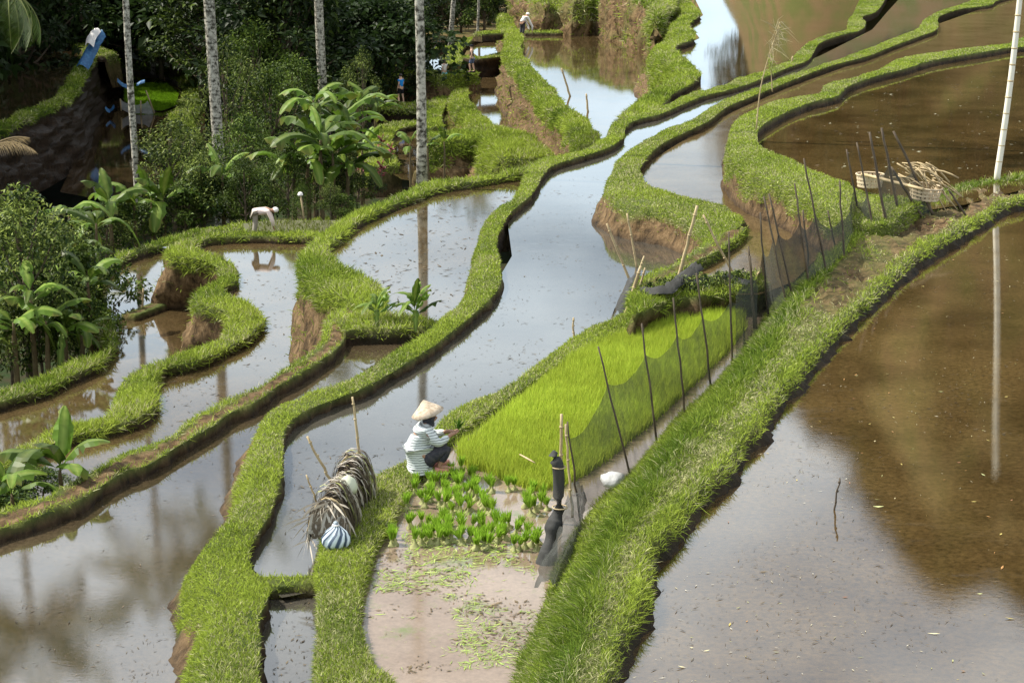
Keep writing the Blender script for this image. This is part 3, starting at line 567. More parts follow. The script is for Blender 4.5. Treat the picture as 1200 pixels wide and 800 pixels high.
bs = MB().tube([[0, 0, -.3], [.02, 0, .3], [0, .02, .7], [.02, 0, 1.0]], [.085, .08, .065, .035], 8).build('stem', M['stem']); BSTEM = bs.data; bpy.data.objects.remove(bs)
def banana(loc, stem_h, leaf_s, n_leaf, label, group=None, seed=0, up=.5, rz0=0.0, stem_w=1.0):
    r = random.Random(seed); t = thing('banana_plant', label, 'banana plant', loc, rz0, group)
    s = link('stem', BSTEM, None, t); s.scale = (stem_w, stem_w, stem_h)
    for i in range(n_leaf):
        f = i / max(1, n_leaf - 1); k = r.choice((0, 1, 1, 2)) if f < .2 and up > .3 else r.choice((1, 2, 2, 3, 5)) if up > .3 else r.choice((2, 3, 4, 5))
        l = link('leaf', BL[k], None, t); sc = leaf_s * r.uniform(.8, 1.15); l.scale = (sc, sc * r.uniform(.85, 1.2) * (1.35 if up > .7 else 1.1), sc)
        l.location = (.02, 0, stem_h * (1 - .12 * f)); el = (1 - f) * up * 1.1 + r.uniform(-.15, .15); l.rotation_euler = (r.uniform(-.25, .25), -el * .75, i * 2.4 + r.uniform(-.4, .4))
    return t
def banana_px(bx, by, z, stem_top, leaf_px, n_leaf, label, **kw):
    p = at(bx, by, z); s = ppm(p); sh = atY(bx, stem_top, p[1])[2] - z; return banana(p, sh, leaf_px / s / 1.55, n_leaf, label, **kw)

# coconut palms: trunk and fronds
def frond_mesh(seed, L=4.2, droop=1.0, n=30, thin=1.0):
    r = np.random.default_rng(seed); t = np.linspace(0, 1, 14); x = L * t * (1 - .22 * droop * t); z = L * (.42 * t - .62 * droop * t ** 2); R = np.stack([x, 0 * t, z], 1)
    mb = MB(); mb.tube(R, np.linspace(.045, .008, 14), 4, False); c0 = sum(len(v) for v in mb.V)
    V, F = [], []
    for i in range(n):
        f = .12 + .87 * i / n; p = np.array([np.interp(f, t, R[:, k]) for k in range(3)]); ll = L * .24 * math.sin(min(1, f * .9 + .18) * PI) ** .6 + .15
        for sg in (-1, 1):
            d = unit(np.array([.55, sg * .8, -.45 - .25 * r.random()])); w = np.array([.022, 0, .02]) * thin; q = len(V)
            e = p + d * ll + np.array([0, 0, -.25 * ll]); m_ = p + d * ll * .55; V += [p - w * .5, p + w * .5, m_ + w, e, m_ - w]; F += [[q, q + 1, q + 2], [q, q + 2, q + 4], [q + 4, q + 2, q + 3]]
    mb.add(np.array(V), np.array(F)); nv = mb.n; col = np.tile(np.array([.075, .12, .02]), (nv, 1)) * r.uniform(.7, 1.25, (nv, 1)); col[:c0] = (.2, .22, .06)
    o = mb.build('frond', M['frond'], col=col, smooth=False); me = o.data; bpy.data.objects.remove(o); return me
FRS = [frond_mesh(20 + i, droop=d, n=26, thin=.55) for i, d in enumerate((.5, .9, 1.3))]
FR = [frond_mesh(i, droop=d) for i, d in enumerate((.25, .6, .95, 1.3))]
def mat_palm():
    m = mat('palm_bark', (.42, .39, .33), .9, .15); t = m.node_tree; b = t.nodes['Principled BSDF']; L = t.links.new
    o = nd(t, 'ShaderNodeTexCoord'); w = nd(t, 'ShaderNodeTexWave', wave_type='BANDS', bands_direction='Z'); w.inputs['Scale'].default_value = 2.2; w.inputs['Distortion'].default_value = 2.5; w.inputs['Detail'].default_value = 3; L(o.outputs['Object'], w.inputs['Vector'])
    n = nd(t, 'ShaderNodeTexNoise'); n.inputs['Scale'].default_value = 6.5; n.inputs['Detail'].default_value = 6; n.inputs['Roughness'].default_value = .7; L(o.outputs['Object'], n.inputs['Vector'])
    x = nd(t, 'ShaderNodeMix', data_type='FLOAT'); x.inputs['Factor'].default_value = .96; L(w.outputs['Fac'], x.inputs['A']); L(n.outputs['Fac'], x.inputs['B'])
    r = nd(t, 'ShaderNodeValToRGB'); e = r.color_ramp.elements; e[0].position = .41; e[0].color = (.045, .04, .03, 1); e[1].position = .57; e[1].color = (.44, .41, .34, 1); L(x.outputs['Result'], r.inputs[0]); L(r.outputs[0], b.inputs['Base Color'])
    u = nd(t, 'ShaderNodeBump'); u.inputs['Strength'].default_value = .6; u.inputs['Distance'].default_value = .04; L(n.outputs['Fac'], u.inputs['Height']); L(u.outputs[0], b.inputs['Normal']); return m
M['palm_bark'] = mat_palm()
def palm(loc, h, r0, lean, label, group=None, n=16, fs=1.0, seed=0, name='coconut_palm', r1=.68):
    t = thing(name, label, 'palm tree', loc, 0, group); r = random.Random(seed); P = []
    for f in np.linspace(0, 1, 22): P.append([lean[0] * f + .12 * math.sin(f * 5 + seed), lean[1] * f, h * f - (.6 if f == 0 else 0)])
    f = np.linspace(0, 1, 22); R = r0 * (1 - (1 - r1) * f) * (1 + .28 * np.exp(-f * 22)) * (1 + .03 * np.cos(f * 60)); MB().tube(P, R, 10).build('trunk', M['palm_bark'], t)
    for i in range(n):
        q = i / n; k = 0 if q < .25 else 1 if q < .5 else 2 if q < .8 else 3; o = link('frond', FR[k], None, t); o.location = P[-1]; s = fs * r.uniform(.85, 1.1); o.scale = (s,) * 3
        o.rotation_euler = (r.uniform(-.2, .2), -.75 + 1.25 * q + r.uniform(-.1, .1), i * 2.4 + seed)
    return t
def palm_px(bx, by, z, tx, ty, wpx, h, label, **kw):
    p = at(bx, by, z); q = atY(tx, ty, p[1]); lean = (q - p)[0] / (q - p)[2] * h; return palm(p, h, wpx / ppm(p) / 2, (lean, 0), label, **kw)

palm_px(-8, 300, -4.6, -22, 0, 9, 21.5, 'coconut palm standing just outside the picture edge by the thicket', seed=9, r1=.8, n=20)
palm_px(490, 213, -.2, 487, 0, 11.5, 21, 'tall mottled palm trunk rising from the bund above the blue paddy', seed=1, r1=.75)
palm_px(257, 250, -5.6, 247, 0, 13.5, 24, 'thick brown palm trunk standing behind the leafy shrub and banana clump', seed=2, r1=.85)
palm_px(163, 252, -4.6, 151, 0, 8, 22.5, 'slender white palm trunk beside the three banana stems and dark upper pond', seed=3, r1=.8)
palm_px(383, 150, -5.6, 375, 0, 11, 24, 'grey palm trunk rising out of the large dark banana clump', seed=4, r1=.8)
palm_px(529, 60, -5.0, 532, 0, 6, 20, 'pale palm trunk behind the standing walkers on the valley terraces', seed=5, r1=.8)
palm_px(560, 46, -5.0, 560, 0, 3.2, 17, 'thin distant palm trunk at the edge of the dark grove', seed=6, r1=.8)
palm_px(178, 78, -5.8, 180, 20, 5, 9, 'dark short palm before the grove behind the green nursery plot', seed=7, r1=.8, fs=.8)

# the near thicket by the lower paddies
ZT_ = -4.3
NT = 'thicket on the bank of the lower paddies'
tree_px('bushy', 34, 425, ZT_, 212, 'tall glossy leafed tree with pale twigs at the edge of the thicket', wide=1.0)
tree_px('bushy2', -30, 400, -4.8, 225, 'broad dark leafy tree cut by the picture edge above the thicket', wide=.8)
tree_px('bushy', 66, 395, -4.6, 250, 'middle sized leafy tree between the glossy tree and the bananas', wide=1.1)
for i, (x, y, tp, w, k) in enumerate([(14, 440, 345, .9, 'shrub'), (50, 432, 350, .9, 'shrub2'), (-20, 460, 370, 1.0, 'shrub'), (88, 418, 340, .9, 'shrub2'), (108, 408, 350, .8, 'shrub'), (98, 385, 290, 1.0, 'shrub2'), (122, 405, 368, 1.3, 'shrub2'), (40, 400, 300, 1.1, 'shrub2'), (75, 430, 372, 1.0, 'shrub')]):
    tree_px(k, x, y, ZT_, tp, ['leafy shrub at the foot of the glossy thicket tree', 'leafy shrub behind the brown banana stems of the thicket', 'leafy shrub cut by the picture edge at the thicket foot', 'leafy shrub overhanging the lower paddy bank', 'small shrub at the thicket corner nearest the lower paddy', 'shrub under the pale drooping banana leaves of the thicket', 'small spreading shrub touching the lower paddy water', 'shrub in the middle of the thicket below the glossy tree', 'low shrub between banana stems of the thicket'][i], w, group=NT, name='shrub', cat='shrub')
BANL = [(84, 318, -4.5, 250, 58, 7, 'banana plant with drooping pale leaves over the thicket top', .2), (116, 330, -4.5, 262, 54, 7, 'banana plant leaning behind the bright leaf at the thicket edge', .25),
        (108, 418, ZT_, 330, 52, 6, 'banana plant with one bright upright leaf facing the paddy', .8), (58, 446, ZT_, 376, 54, 8, 'banana plant with brown stem bases low in the thicket', .5),
        (78, 440, ZT_, 385, 50, 7, 'banana plant with dry hanging leaf sheaths beside the paddy bank', .3), (20, 456, ZT_, 378, 54, 8, 'banana plant with torn dark leaves at the thicket foot', .3), (42, 445, ZT_, 345, 50, 7, 'banana plant half hidden among shrubs of the thicket', .6),
        (160, 289, -4.5, 236, 42, 6, 'leaning banana plant nearest the slender white palm trunk', .75), (180, 282, -4.5, 232, 40, 6, 'middle banana plant of the three reddish stems on the bank', .8), (193, 284, -4.5, 234, 46, 6, 'banana plant with bright upright leaves, outermost of the three reddish stems', .9)]
for i, (x, y, z, st, lp, n_, lb, up) in enumerate(BANL): banana_px(x, y, z, st, lp, n_, lb, seed=20 + i, up=up, rz0=i * 1.3, group=None, stem_w=.9)
for i, (x, y, z, st, lp, n_, lb) in enumerate([(262, 262, -4.0, 205, 46, 7, 'banana plant with tall lit leaves before the thick brown palm trunk'), (132, 300, -4.5, 240, 52, 7, 'banana plant spreading its leaves behind the thicket and the lower paddy'), 
        (92, 360, -4.4, 300, 46, 7, 'banana plant midway up the thicket edge'), (10, 400, -4.5, 330, 46, 7, 'banana plant in the dark middle of the thicket'), (66, 400, -4.4, 318, 46, 7, 'banana plant with lit leaves at the centre of the thicket'), (-8, 452, -4.3, 400, 50, 7, 'banana plant cut by the picture edge at the thicket foot'), (98, 436, -4.3, 392, 40, 7, 'small banana plant at the thicket corner by the water')]): banana_px(x, y, z, st, lp, n_, lb, seed=120 + i, up=.55, rz0=i * 1.7, stem_w=.9)
# big banana clump in the middle
for i, (x, y, st, lp, w) in enumerate([(345, 252, 195, 52, 'outermost, toward the bent farmer'), (362, 255, 185, 56, 'with the lit upright leaf'), (378, 256, 160, 60, 'tallest, at the heart'), (392, 254, 180, 56, 'with wide dark leaves'), (408, 250, 195, 50, 'beside the red leafed plants'), (398, 232, 140, 54, 'rising at the back'), (425, 225, 175, 44, 'shortest, near the grass slope'), (440, 150, 125, 36, 'by the valley path'),
        (370, 240, 118, 50, 'with leaves highest against the grove'), (412, 238, 150, 46, 'leaning toward the valley path'), (420, 160, 120, 40, 'beyond, half hidden by the light green tree')]):
    banana_px(x, y, -3.2 if y > 228 else -4.2, st, lp, 9, 'banana plant of the big dark clump, ' + w, seed=40 + i, up=.35, rz0=i * .9, group='banana plants of the big clump', stem_w=1.0)
for i, (x, y, st, lp, lb) in enumerate([(481, 224, 168, 24, 'young banana beside the mottled palm trunk with one dark leaf'), (502, 212, 162, 27, 'young banana with two pale leaves, just past the mottled palm trunk'), (521, 212, 166, 27, 'young banana with broad bright leaves before the brown mud wall')]):
    banana_px(x, y, -2.2, st, lp, 3, lb, seed=60 + i, up=.95, rz0=i * 2.1, stem_w=.5)
for i, (x, y, st, lp, n_, lb) in enumerate([(72, 574, 550, 74, 5, 'bright young banana plant on the path bund at the lower pond end'), (16, 606, 578, 84, 5, 'bright banana plant with a tall pale leaf beside the bottom bund'), (-6, 612, 590, 70, 4, 'small banana plant cut by the picture edge beside the bottom bund')]):
    banana_px(x, y, -.6 if i == 0 else -.8, st, lp, n_, lb, seed=70 + i, up=1.0, rz0=2.0 + i, stem_w=.45)
for i, (x, y, tp) in enumerate([(30, 590, 548), (8, 600, 560), (50, 580, 550), (-20, 610, 560)]):
    tree_px('shrub2', x, y, -1.3, tp, ['shrub under the tall pale banana leaf at the lower pond end', 'shrub at the picture edge beside the bottom bund', 'shrub between the two bright young banana plants', 'small shrub cut by the picture edge at the lower pond'][i], 1.5, group='low shrubs at the lower pond end', name='shrub', cat='shrub')
for i, (x, y, z, tp, k, lb) in enumerate([(338, 256, -3.2, 165, 'bushy2', 'dark leafy tree growing into the big banana clump above the bent farmer'), (372, 250, -3.4, 150, 'bushy2', 'dark leafy tree in the heart of the big banana clump'), (402, 246, -3.2, 160, 'bushy', 'leafy tree between the big banana clump and the red leafed plants'), (355, 258, -3.0, 215, 'bushy2', 'low dark bush at the banana stems behind the capped post'), (388, 258, -2.9, 212, 'bushy', 'low leafy bush in front of the big banana clump'),
        (238, 268, -4.2, 175, 'bushy', 'leafy bush below the thick brown palm trunk'), (218, 276, -4.4, 212, 'bushy2', 'dark bush beside the reddish banana stems'), (288, 262, -3.8, 180, 'bushy2', 'dark bush behind the bent farmer')]): tree_px(k, x, y, z, tp, lb, wide=.9, name='bush', cat='bush')
# middle trees
tree_px('airy', 268, 235, -5.6, 35, 'airy tree with pale bare branches and glossy leaves near the thick palm', wide=.85)
tree_px('bushy', 205, 262, -5.0, 138, 'round light leafed shrub tree in front of the dark pond', wide=1.25)
tree_px('bushy', 232, 262, -5.2, 165, 'small leafy tree beside the thick palm trunk', wide=1.2)
tree_px('bushy2', 290, 255, -5.0, 130, 'dark leafy tree between the thick palm and the banana clump', wide=1.0)
tree_px('bushy2', 320, 220, -5.4, 70, 'spreading tree behind the banana clump with pale leaf tops', wide=1.0)
tree_px('airy', 426, 175, -5.6, 50, 'light green slender tree standing before the dark grove', wide=.6)
tree_px('bushy2', 345, 170, -5.6, 60, 'bushy tree in front of the grove above the banana clump', wide=1.0)
tree_px('bushy2', 300, 150, -5.8, 20, 'tall leafy tree between two palm trunks at the grove', wide=.9)
tree_px('bushy2', 408, 165, -5.6, 80, 'bushy tree beside the valley path and the blue shirted walker', wide=.8)
for i, (x, y, z, tp, k) in enumerate([(270, 262, -4.2, 205, 'shrub2'), (240, 268, -4.2, 200, 'shrub'), (215, 272, -4.2, 215, 'shrub2'), (300, 258, -4.0, 200, 'shrub2'), (140, 292, -4.6, 235, 'shrub2'), (125, 300, -4.6, 240, 'shrub'), (170, 280, -4.6, 240, 'shrub2'), (320, 252, -3.6, 210, 'shrub'), (418, 240, -3.2, 205, 'shrub2'), (400, 256, -2.9, 228, 'shrub2')]):
    tree_px(k, x, y, z, tp, ['undergrowth shrub behind the bent farmer', 'undergrowth shrub below the thick palm trunk', 'undergrowth shrub beside the reddish banana stems', 'undergrowth shrub where the big banana clump begins', 'undergrowth shrub at the foot of the slender white palm', 'undergrowth shrub behind the leaning banana plant', 'undergrowth shrub between two reddish banana stems', 'undergrowth shrub under the outermost clump bananas', 'undergrowth shrub beside the red leafed plants', 'undergrowth shrub at the grass slope by the capped post'][i], 1.3, group='undergrowth shrubs under the palms', name='shrub', cat='shrub')
# grove beyond
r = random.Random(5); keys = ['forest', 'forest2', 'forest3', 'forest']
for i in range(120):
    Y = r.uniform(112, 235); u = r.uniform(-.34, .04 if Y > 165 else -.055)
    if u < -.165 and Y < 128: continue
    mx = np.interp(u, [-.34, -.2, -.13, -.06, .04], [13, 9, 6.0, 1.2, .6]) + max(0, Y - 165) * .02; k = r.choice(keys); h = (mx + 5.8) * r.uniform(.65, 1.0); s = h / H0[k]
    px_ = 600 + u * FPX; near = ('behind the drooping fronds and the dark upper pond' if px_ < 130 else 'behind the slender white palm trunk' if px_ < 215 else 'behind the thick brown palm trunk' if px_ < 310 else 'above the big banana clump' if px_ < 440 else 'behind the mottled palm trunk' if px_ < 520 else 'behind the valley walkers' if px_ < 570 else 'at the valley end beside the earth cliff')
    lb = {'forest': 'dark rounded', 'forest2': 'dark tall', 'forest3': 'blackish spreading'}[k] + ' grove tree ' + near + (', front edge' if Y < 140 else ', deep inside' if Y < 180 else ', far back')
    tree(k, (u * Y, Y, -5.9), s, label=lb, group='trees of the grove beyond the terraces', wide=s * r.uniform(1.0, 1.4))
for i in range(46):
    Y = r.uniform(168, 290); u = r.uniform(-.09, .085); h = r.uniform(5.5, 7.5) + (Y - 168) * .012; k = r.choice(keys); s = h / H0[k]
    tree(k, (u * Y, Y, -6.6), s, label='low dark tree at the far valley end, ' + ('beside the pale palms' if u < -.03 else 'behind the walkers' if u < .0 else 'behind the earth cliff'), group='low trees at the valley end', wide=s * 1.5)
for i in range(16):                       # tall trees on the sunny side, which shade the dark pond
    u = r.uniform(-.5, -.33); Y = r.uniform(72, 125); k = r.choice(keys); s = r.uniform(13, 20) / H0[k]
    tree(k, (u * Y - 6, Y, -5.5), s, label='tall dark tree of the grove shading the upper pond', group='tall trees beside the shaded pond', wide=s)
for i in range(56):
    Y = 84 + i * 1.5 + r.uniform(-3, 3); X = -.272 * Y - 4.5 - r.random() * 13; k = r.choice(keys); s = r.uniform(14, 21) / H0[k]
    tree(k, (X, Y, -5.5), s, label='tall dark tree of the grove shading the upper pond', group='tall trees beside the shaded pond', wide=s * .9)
# the wooded hill
for i in range(110):
    Y = r.uniform(185, 300); u = r.uniform(.12, .42); X = u * Y; z = float(hill_z(np.array([X]), np.array([Y]))[0]); k = r.choice(keys); s = r.uniform(7, 12) / H0[k]
    if z < 0: continue
    tree(k, (X, Y, z - .4), s, label='dark tree on the wooded hill above the highest paddies', group='trees on the hill', wide=s * 1.2)
# ------------------------------------------------------------------ small materials
M['bamboo'] = mat('bamboo', (.46, .36, .20), .55, .3, (3.5, (.30, .22, .12), .4, .7))
M['bamboo_dark'] = mat('bamboo_dark', (.085, .065, .045), .7, .2, (4, (.17, .13, .085), .5, .75))
M['bamboo_pale'] = mat('bamboo_pale', (.72, .68, .56), .45, .3, (2, (.55, .49, .36), .5, .8))
M['wicker'] = mat('wicker', (.62, .50, .34), .7, .2, (14, (.42, .32, .2), .45, .7))
M['thatch'] = mat('dry_palm_leaf', (.40, .36, .29), .75, .2, attr='Col')
M['straw'] = mat('straw_hat', (.56, .46, .35), .75, .2, (22, (.34, .26, .18), .42, .66), bump=(45, .4, .01))
M['skin'] = mat('skin', (.36, .20, .13), .55, .35); M['skin_pale'] = mat('skin_pale', (.55, .35, .25), .55, .35)
M['hair'] = mat('hair', (.02, .016, .014), .5, .4)
M['black_cloth'] = mat('black_cloth', (.02, .02, .024), .9, .1); M['dark_cloth'] = mat('dark_trousers', (.045, .045, .055), .9, .1, (20, (.08, .075, .08), .45, .65))
M['blue_cloth'] = mat('blue_shirt', (.02, .22, .62), .85, .1); M['cyan_cloth'] = mat('cyan_shorts', (.25, .62, .66), .85, .1)
M['white_cloth'] = mat('white_cloth', (.78, .74, .70), .9, .1); M['pink_cloth'] = mat('pinkish_shirt', (.70, .58, .53), .9, .1); M['denim'] = mat('denim', (.10, .13, .22), .9, .1)
M['grey_cloth'] = mat('pale_trousers', (.27, .24, .2), .9, .1); M['plastic'] = mat('white_plastic', (.82, .82, .82), .35, .4, bump=(12, .5, .03)); M['rubber'] = mat('pink_sandal', (.6, .25, .22), .6, .3)
M['tarp'] = mat('blue_tarpaulin', (.02, .10, .24), .5, .4, (6, (.06, .22, .38), .5, .7)); M['red_leaf'] = mat('red_leaf', (.16, .025, .03), .5, .3, var=.3)
M['litter'] = mat('floating_leaf', attr='Col', rough=.6, spec=.3); M['bag'] = mat('striped_bag', attr='Col', rough=.6, spec=.3)
def mat_stripe():
    m = mat('striped_shirt', (.7, .7, .7), .9, .1); t = m.node_tree; b = t.nodes['Principled BSDF']; o = nd(t, 'ShaderNodeTexCoord'); w = nd(t, 'ShaderNodeTexWave', wave_type='BANDS', bands_direction='Z')
    w.inputs['Scale'].default_value = 9; w.inputs['Distortion'].default_value = 2.6; w.inputs['Detail'].default_value = 2; w.inputs['Detail Scale'].default_value = 1.5; t.links.new(o.outputs['Object'], w.inputs['Vector'])
    r = nd(t, 'ShaderNodeValToRGB'); e = r.color_ramp.elements; e[0].position = .18; e[0].color = (.26, .28, .28, 1); e[1].position = .45; e[1].color = (.68, .72, .72, 1); t.links.new(w.outputs['Fac'], r.inputs[0]); t.links.new(r.outputs[0], b.inputs['Base Color'])
    return m
M['stripe'] = mat_stripe()
def mat_net(name, col, alpha, sc=60):
    m = bpy.data.materials.new(name); m.use_nodes = True; t = m.node_tree; b = t.nodes['Principled BSDF']; b.inputs['Base Color'].default_value = (*col, 1); b.inputs['Roughness'].default_value = .8; b.inputs['Specular IOR Level'].default_value = .15
    n = nd(t, 'ShaderNodeTexNoise'); n.inputs['Scale'].default_value = 3.5; n.inputs['Detail'].default_value = 4; o = nd(t, 'ShaderNodeTexCoord'); t.links.new(o.outputs['Object'], n.inputs['Vector'])
    q = nd(t, 'ShaderNodeMapRange'); q.inputs['From Min'].default_value = .3; q.inputs['From Max'].default_value = .7; q.inputs['To Min'].default_value = alpha - .14; q.inputs['To Max'].default_value = alpha + .14; t.links.new(n.outputs['Fac'], q.inputs['Value'])
    t.links.new(q.outputs[0], b.inputs['Alpha']); return m
M['net'] = mat_net('shade_net', (.06, .066, .056), .50); M['net2'] = mat_net('shade_net_doubled', (.05, .052, .046), .72); M['net_thick'] = mat_net('shade_net_folded', (.04, .042, .04), .80); M['net_dense'] = mat_net('shade_net_bundle', (.05, .05, .048), .93); M['net_pale'] = mat_net('pale_net', (.4, .4, .4), .6)

# ------------------------------------------------------------------ people
def skin(name, N, E, m, parent, sub=1):
    keys = list(N); me = bpy.data.meshes.new(name); me.from_pydata([N[k][0] for k in keys], [(keys.index(a), keys.index(b)) for a, b in E], []); me.materials.append(m)
    o = bpy.data.objects.new(name, me); C.objects.link(o); o.parent = parent
    o.modifiers.new('Skin', 'SKIN'); sv = me.skin_vertices[0].data if me.skin_vertices else None
    if sv is None:
        bm = bmesh.new(); bm.from_mesh(me); bm.verts.layers.skin.verify(); bm.to_mesh(me); bm.free(); sv = me.skin_vertices[0].data
    for i, k in enumerate(keys):
        rr = N[k][1]; sv[i].radius = (rr, rr) if np.ndim(rr) == 0 else rr; sv[i].use_root = (i == 0)
    o.modifiers[0].use_smooth_shade = True; s = o.modifiers.new('Sub', 'SUBSURF'); s.levels = sub; s.render_levels = sub
    return o
def chain(*ks): return list(zip(ks[:-1], ks[1:]))
def hand(N, E, w, d, side, r=.009, curl=.03):
    d = np.array(d, float); d /= np.linalg.norm(d); s = np.array([-d[1], d[0], 0]) * side; p = np.array(N[w][0]); k = w + '_palm'; N[k] = (tuple(p + d * .06), .026); E.append((w, k))
    for i, (o, l) in enumerate(((-.03, .062), (-.01, .074), (.01, .07), (.028, .055))):
        a, b = f'{w}f{i}', f'{w}g{i}'; N[a] = (tuple(p + d * .095 + s * o), r); N[b] = (tuple(p + d * (.095 + l) + s * o - np.array([0, 0, curl])), r * .8); E += [(k, a), (a, b)]
    N[w + 't'] = (tuple(p + d * .05 - s * .045), r); N[w + 'u'] = (tuple(p + d * .10 - s * .05 - np.array([0, 0, curl])), r * .8); E += [(k, w + 't'), (w + 't', w + 'u')]
def lathe(mb, prof, c, seg=16, ax=None, wob=0):
    P = np.array(prof, float); a = np.linspace(0, 2 * PI, seg, endpoint=False); V = np.stack([P[:, :1] * np.cos(a), P[:, :1] * np.sin(a), np.repeat(P[:, 1:], seg, 1)], -1)
    if wob: V[..., 2] += wob * fnoise(V, 6, 3)
    i = np.arange(len(P) - 1)[:, None] * seg; j = np.arange(seg)[None]; k = (j + 1) % seg; F = np.stack([i + j, i + k, i + seg + k, i + seg + j], -1).reshape(-1, 4)
    V = V.reshape(-1, 3)
    if ax is not None: V = V @ np.array(ax.to_matrix()).T
    mb.add(V + np.array(c), F)
from mathutils import Euler

def standing(loc, rz, h, label, top, legs, skin_m, cap=None, shirt_kind='tee', stride=.0, bend=0.0, shoes=None):
    t = thing('person', label, 'person', loc, rz); k = h / 1.72; t.scale = (k * 1.15, k * 1.15, k) if not bend else (k * 1.3, k * 1.7, k * 1.05)
    def B(x, y, z):                                         # bend the upper body forward about the hip
        if z > .9 and bend: dz, c, s = z - .9, math.cos(bend), math.sin(bend); return (x * c + dz * s - .12 * s, y, .9 - x * s + dz * c)
        return (x, y, z)
    N = {'hip': (B(0, 0, .93), (.12, .15)), 'waist': (B(0, 0, 1.1), (.10, .13)), 'chest': (B(.01, 0, 1.3), (.11, .16)), 'sh': (B(0, 0, 1.42), (.08, .12)), 'neck': (B(.01, 0, 1.5), .052), 'jaw': (B(.035, 0, 1.57), .066), 'head': (B(.02, 0, 1.65), .088), 'crown': (B(.01, 0, 1.71), .05)}
    E = chain('hip', 'waist', 'chest', 'sh', 'neck', 'jaw', 'head', 'crown'); N['nose'] = (B(.125, 0, 1.6), .012); E.append(('jaw', 'nose'))
    for s, q in ((1, 'l'), (-1, 'r')):
        st = stride * s; N['sh' + q] = (B(0, s * .17, 1.42), .058); N['el' + q] = (B(-.02 - st * .3 + bend * .1, s * .235, 1.15), .042); wz = .93 if not bend else .98
        N['wr' + q] = (B(.08 - st * .4, s * .22, wz), .029) if not bend else ((.55, s * .12, .35), .029)
        if bend: N['el' + q] = ((.52, s * .2, .62), .042)
        E += [('sh', 'sh' + q), ('sh' + q, 'el' + q), ('el' + q, 'wr' + q)]; hand(N, E, 'wr' + q, (.1, 0, -1) if not bend else (.2, 0, -1), s)
        N['th' + q] = ((0, s * .09, .84), .085); N['kn' + q] = ((.03 + st, s * .1, .48), .055); N['an' + q] = ((-.03 + st * 1.2, s * .1, .08), .038); N['to' + q] = ((.13 + st * 1.2, s * .11, .035), .035)
        E += [('hip', 'th' + q), ('th' + q, 'kn' + q), ('kn' + q, 'an' + q), ('an' + q, 'to' + q)]
    skin('body', N, E, skin_m, t)
    S = {a: (N[a][0], tuple(np.array(N[a][1]) + .016) if np.ndim(N[a][1]) else N[a][1] + .016) for a in ('hip', 'waist', 'chest', 'sh')}; e = chain('hip', 'waist', 'chest', 'sh')
    if shirt_kind != 'tank':
        for q in 'lr':
            S['sh' + q] = (N['sh' + q][0], .072); f = .55 if shirt_kind == 'tee' else 1.0; S['sl' + q] = (tuple(np.array(N['sh' + q][0]) * (1 - f) + np.array(N['el' + q][0]) * f), .066); e += [('sh', 'sh' + q), ('sh' + q, 'sl' + q)]
            if f == 1: S['cu' + q] = (tuple(np.array(N['wr' + q][0]) * .9 + np.array(N['el' + q][0]) * .1), .045); e.append(('sl' + q, 'cu' + q))
    skin('shirt', S, e, top, t)
    S = {'hip': (N['hip'][0], (.135, .165))}; e = []
    full = legs[1]
    for q in 'lr':
        S['th' + q] = (N['th' + q][0], .108); a, b = np.array(N['th' + q][0]), np.array(N['kn' + q][0]); S['kn' + q] = (tuple(a * .15 + b * .85), .09 if not full else .078); e += [('hip', 'th' + q), ('th' + q, 'kn' + q)]
        if full: S['an' + q] = (tuple(np.array(N['an' + q][0]) + np.array([0, 0, .08])), .065); e.append(('kn' + q, 'an' + q))
    skin('trousers' if full else 'shorts', S, e, legs[0], t)
    hp = np.array(N['head'][0]); up = unit(np.array(N['crown'][0]) - np.array(N['jaw'][0])); mb = MB(); lathe(mb, [(.098, -.04), (.106, .0), (.098, .05), (.06, .09), (.001, .104)], hp - np.array([.012, 0, 0]), 12, Vector(up).to_track_quat('Z', 'X')); mb.build('cap' if cap else 'hair', cap or M['hair'], t)
    if cap and not bend: MB().grid([[hp + np.array([.08, y, .03]) , hp + np.array([.17, y * .7, .015])] for y in (-.07, -.03, .03, .07)]).build('cap_peak', cap, t)
    for q in 'lr' if shoes else (): MB().tube(np.array([N['an' + q][0], N['to' + q][0]]) + np.array([[-.04, 0, -.035], [.03, 0, 0]]), [.05, .042], 8).build('shoe', shoes, t)
    return t
pm = at(470, 121, -4.9); standing(pm, 2.6, 1.75, 'man in bright blue shirt and black shorts standing on the grassy path', M['blue_cloth'], (M['black_cloth'], False), M['skin_pale'], shoes=M['grey_cloth'], stride=.06)
pm = at(553, 85, ZT + .45); standing(pm, 3.0, 1.66, 'woman in black tank top, dark cap and denim shorts standing on a bund', M['black_cloth'], (M['denim'], False), M['skin_pale'], cap=M['black_cloth'], shirt_kind='tank', stride=.08, shoes=M['black_cloth'])
pm = at(521, 99, -4.1); standing(pm, 2.4, 1.5, 'walker in white top, pale cyan shorts and cap climbing the bund', M['white_cloth'], (M['cyan_cloth'], False), M['skin_pale'], cap=M['hair'], stride=.16)
pm = at(612, 42, ZG + .2); standing(pm, .5, 1.55, 'distant worker in white shirt and white cap bending over the thin far bund', M['white_cloth'], (M['dark_cloth'], True), M['skin'], cap=M['white_cloth'], shirt_kind='long', bend=.6)
pm = at(299, 277, -2.2); standing(pm, .15, 1.3, 'farmer in pale shirt and white cap bent double over the small terrace', M['pink_cloth'], (M['grey_cloth'], True), M['skin'], cap=M['white_cloth'], shirt_kind='long', bend=1.45)

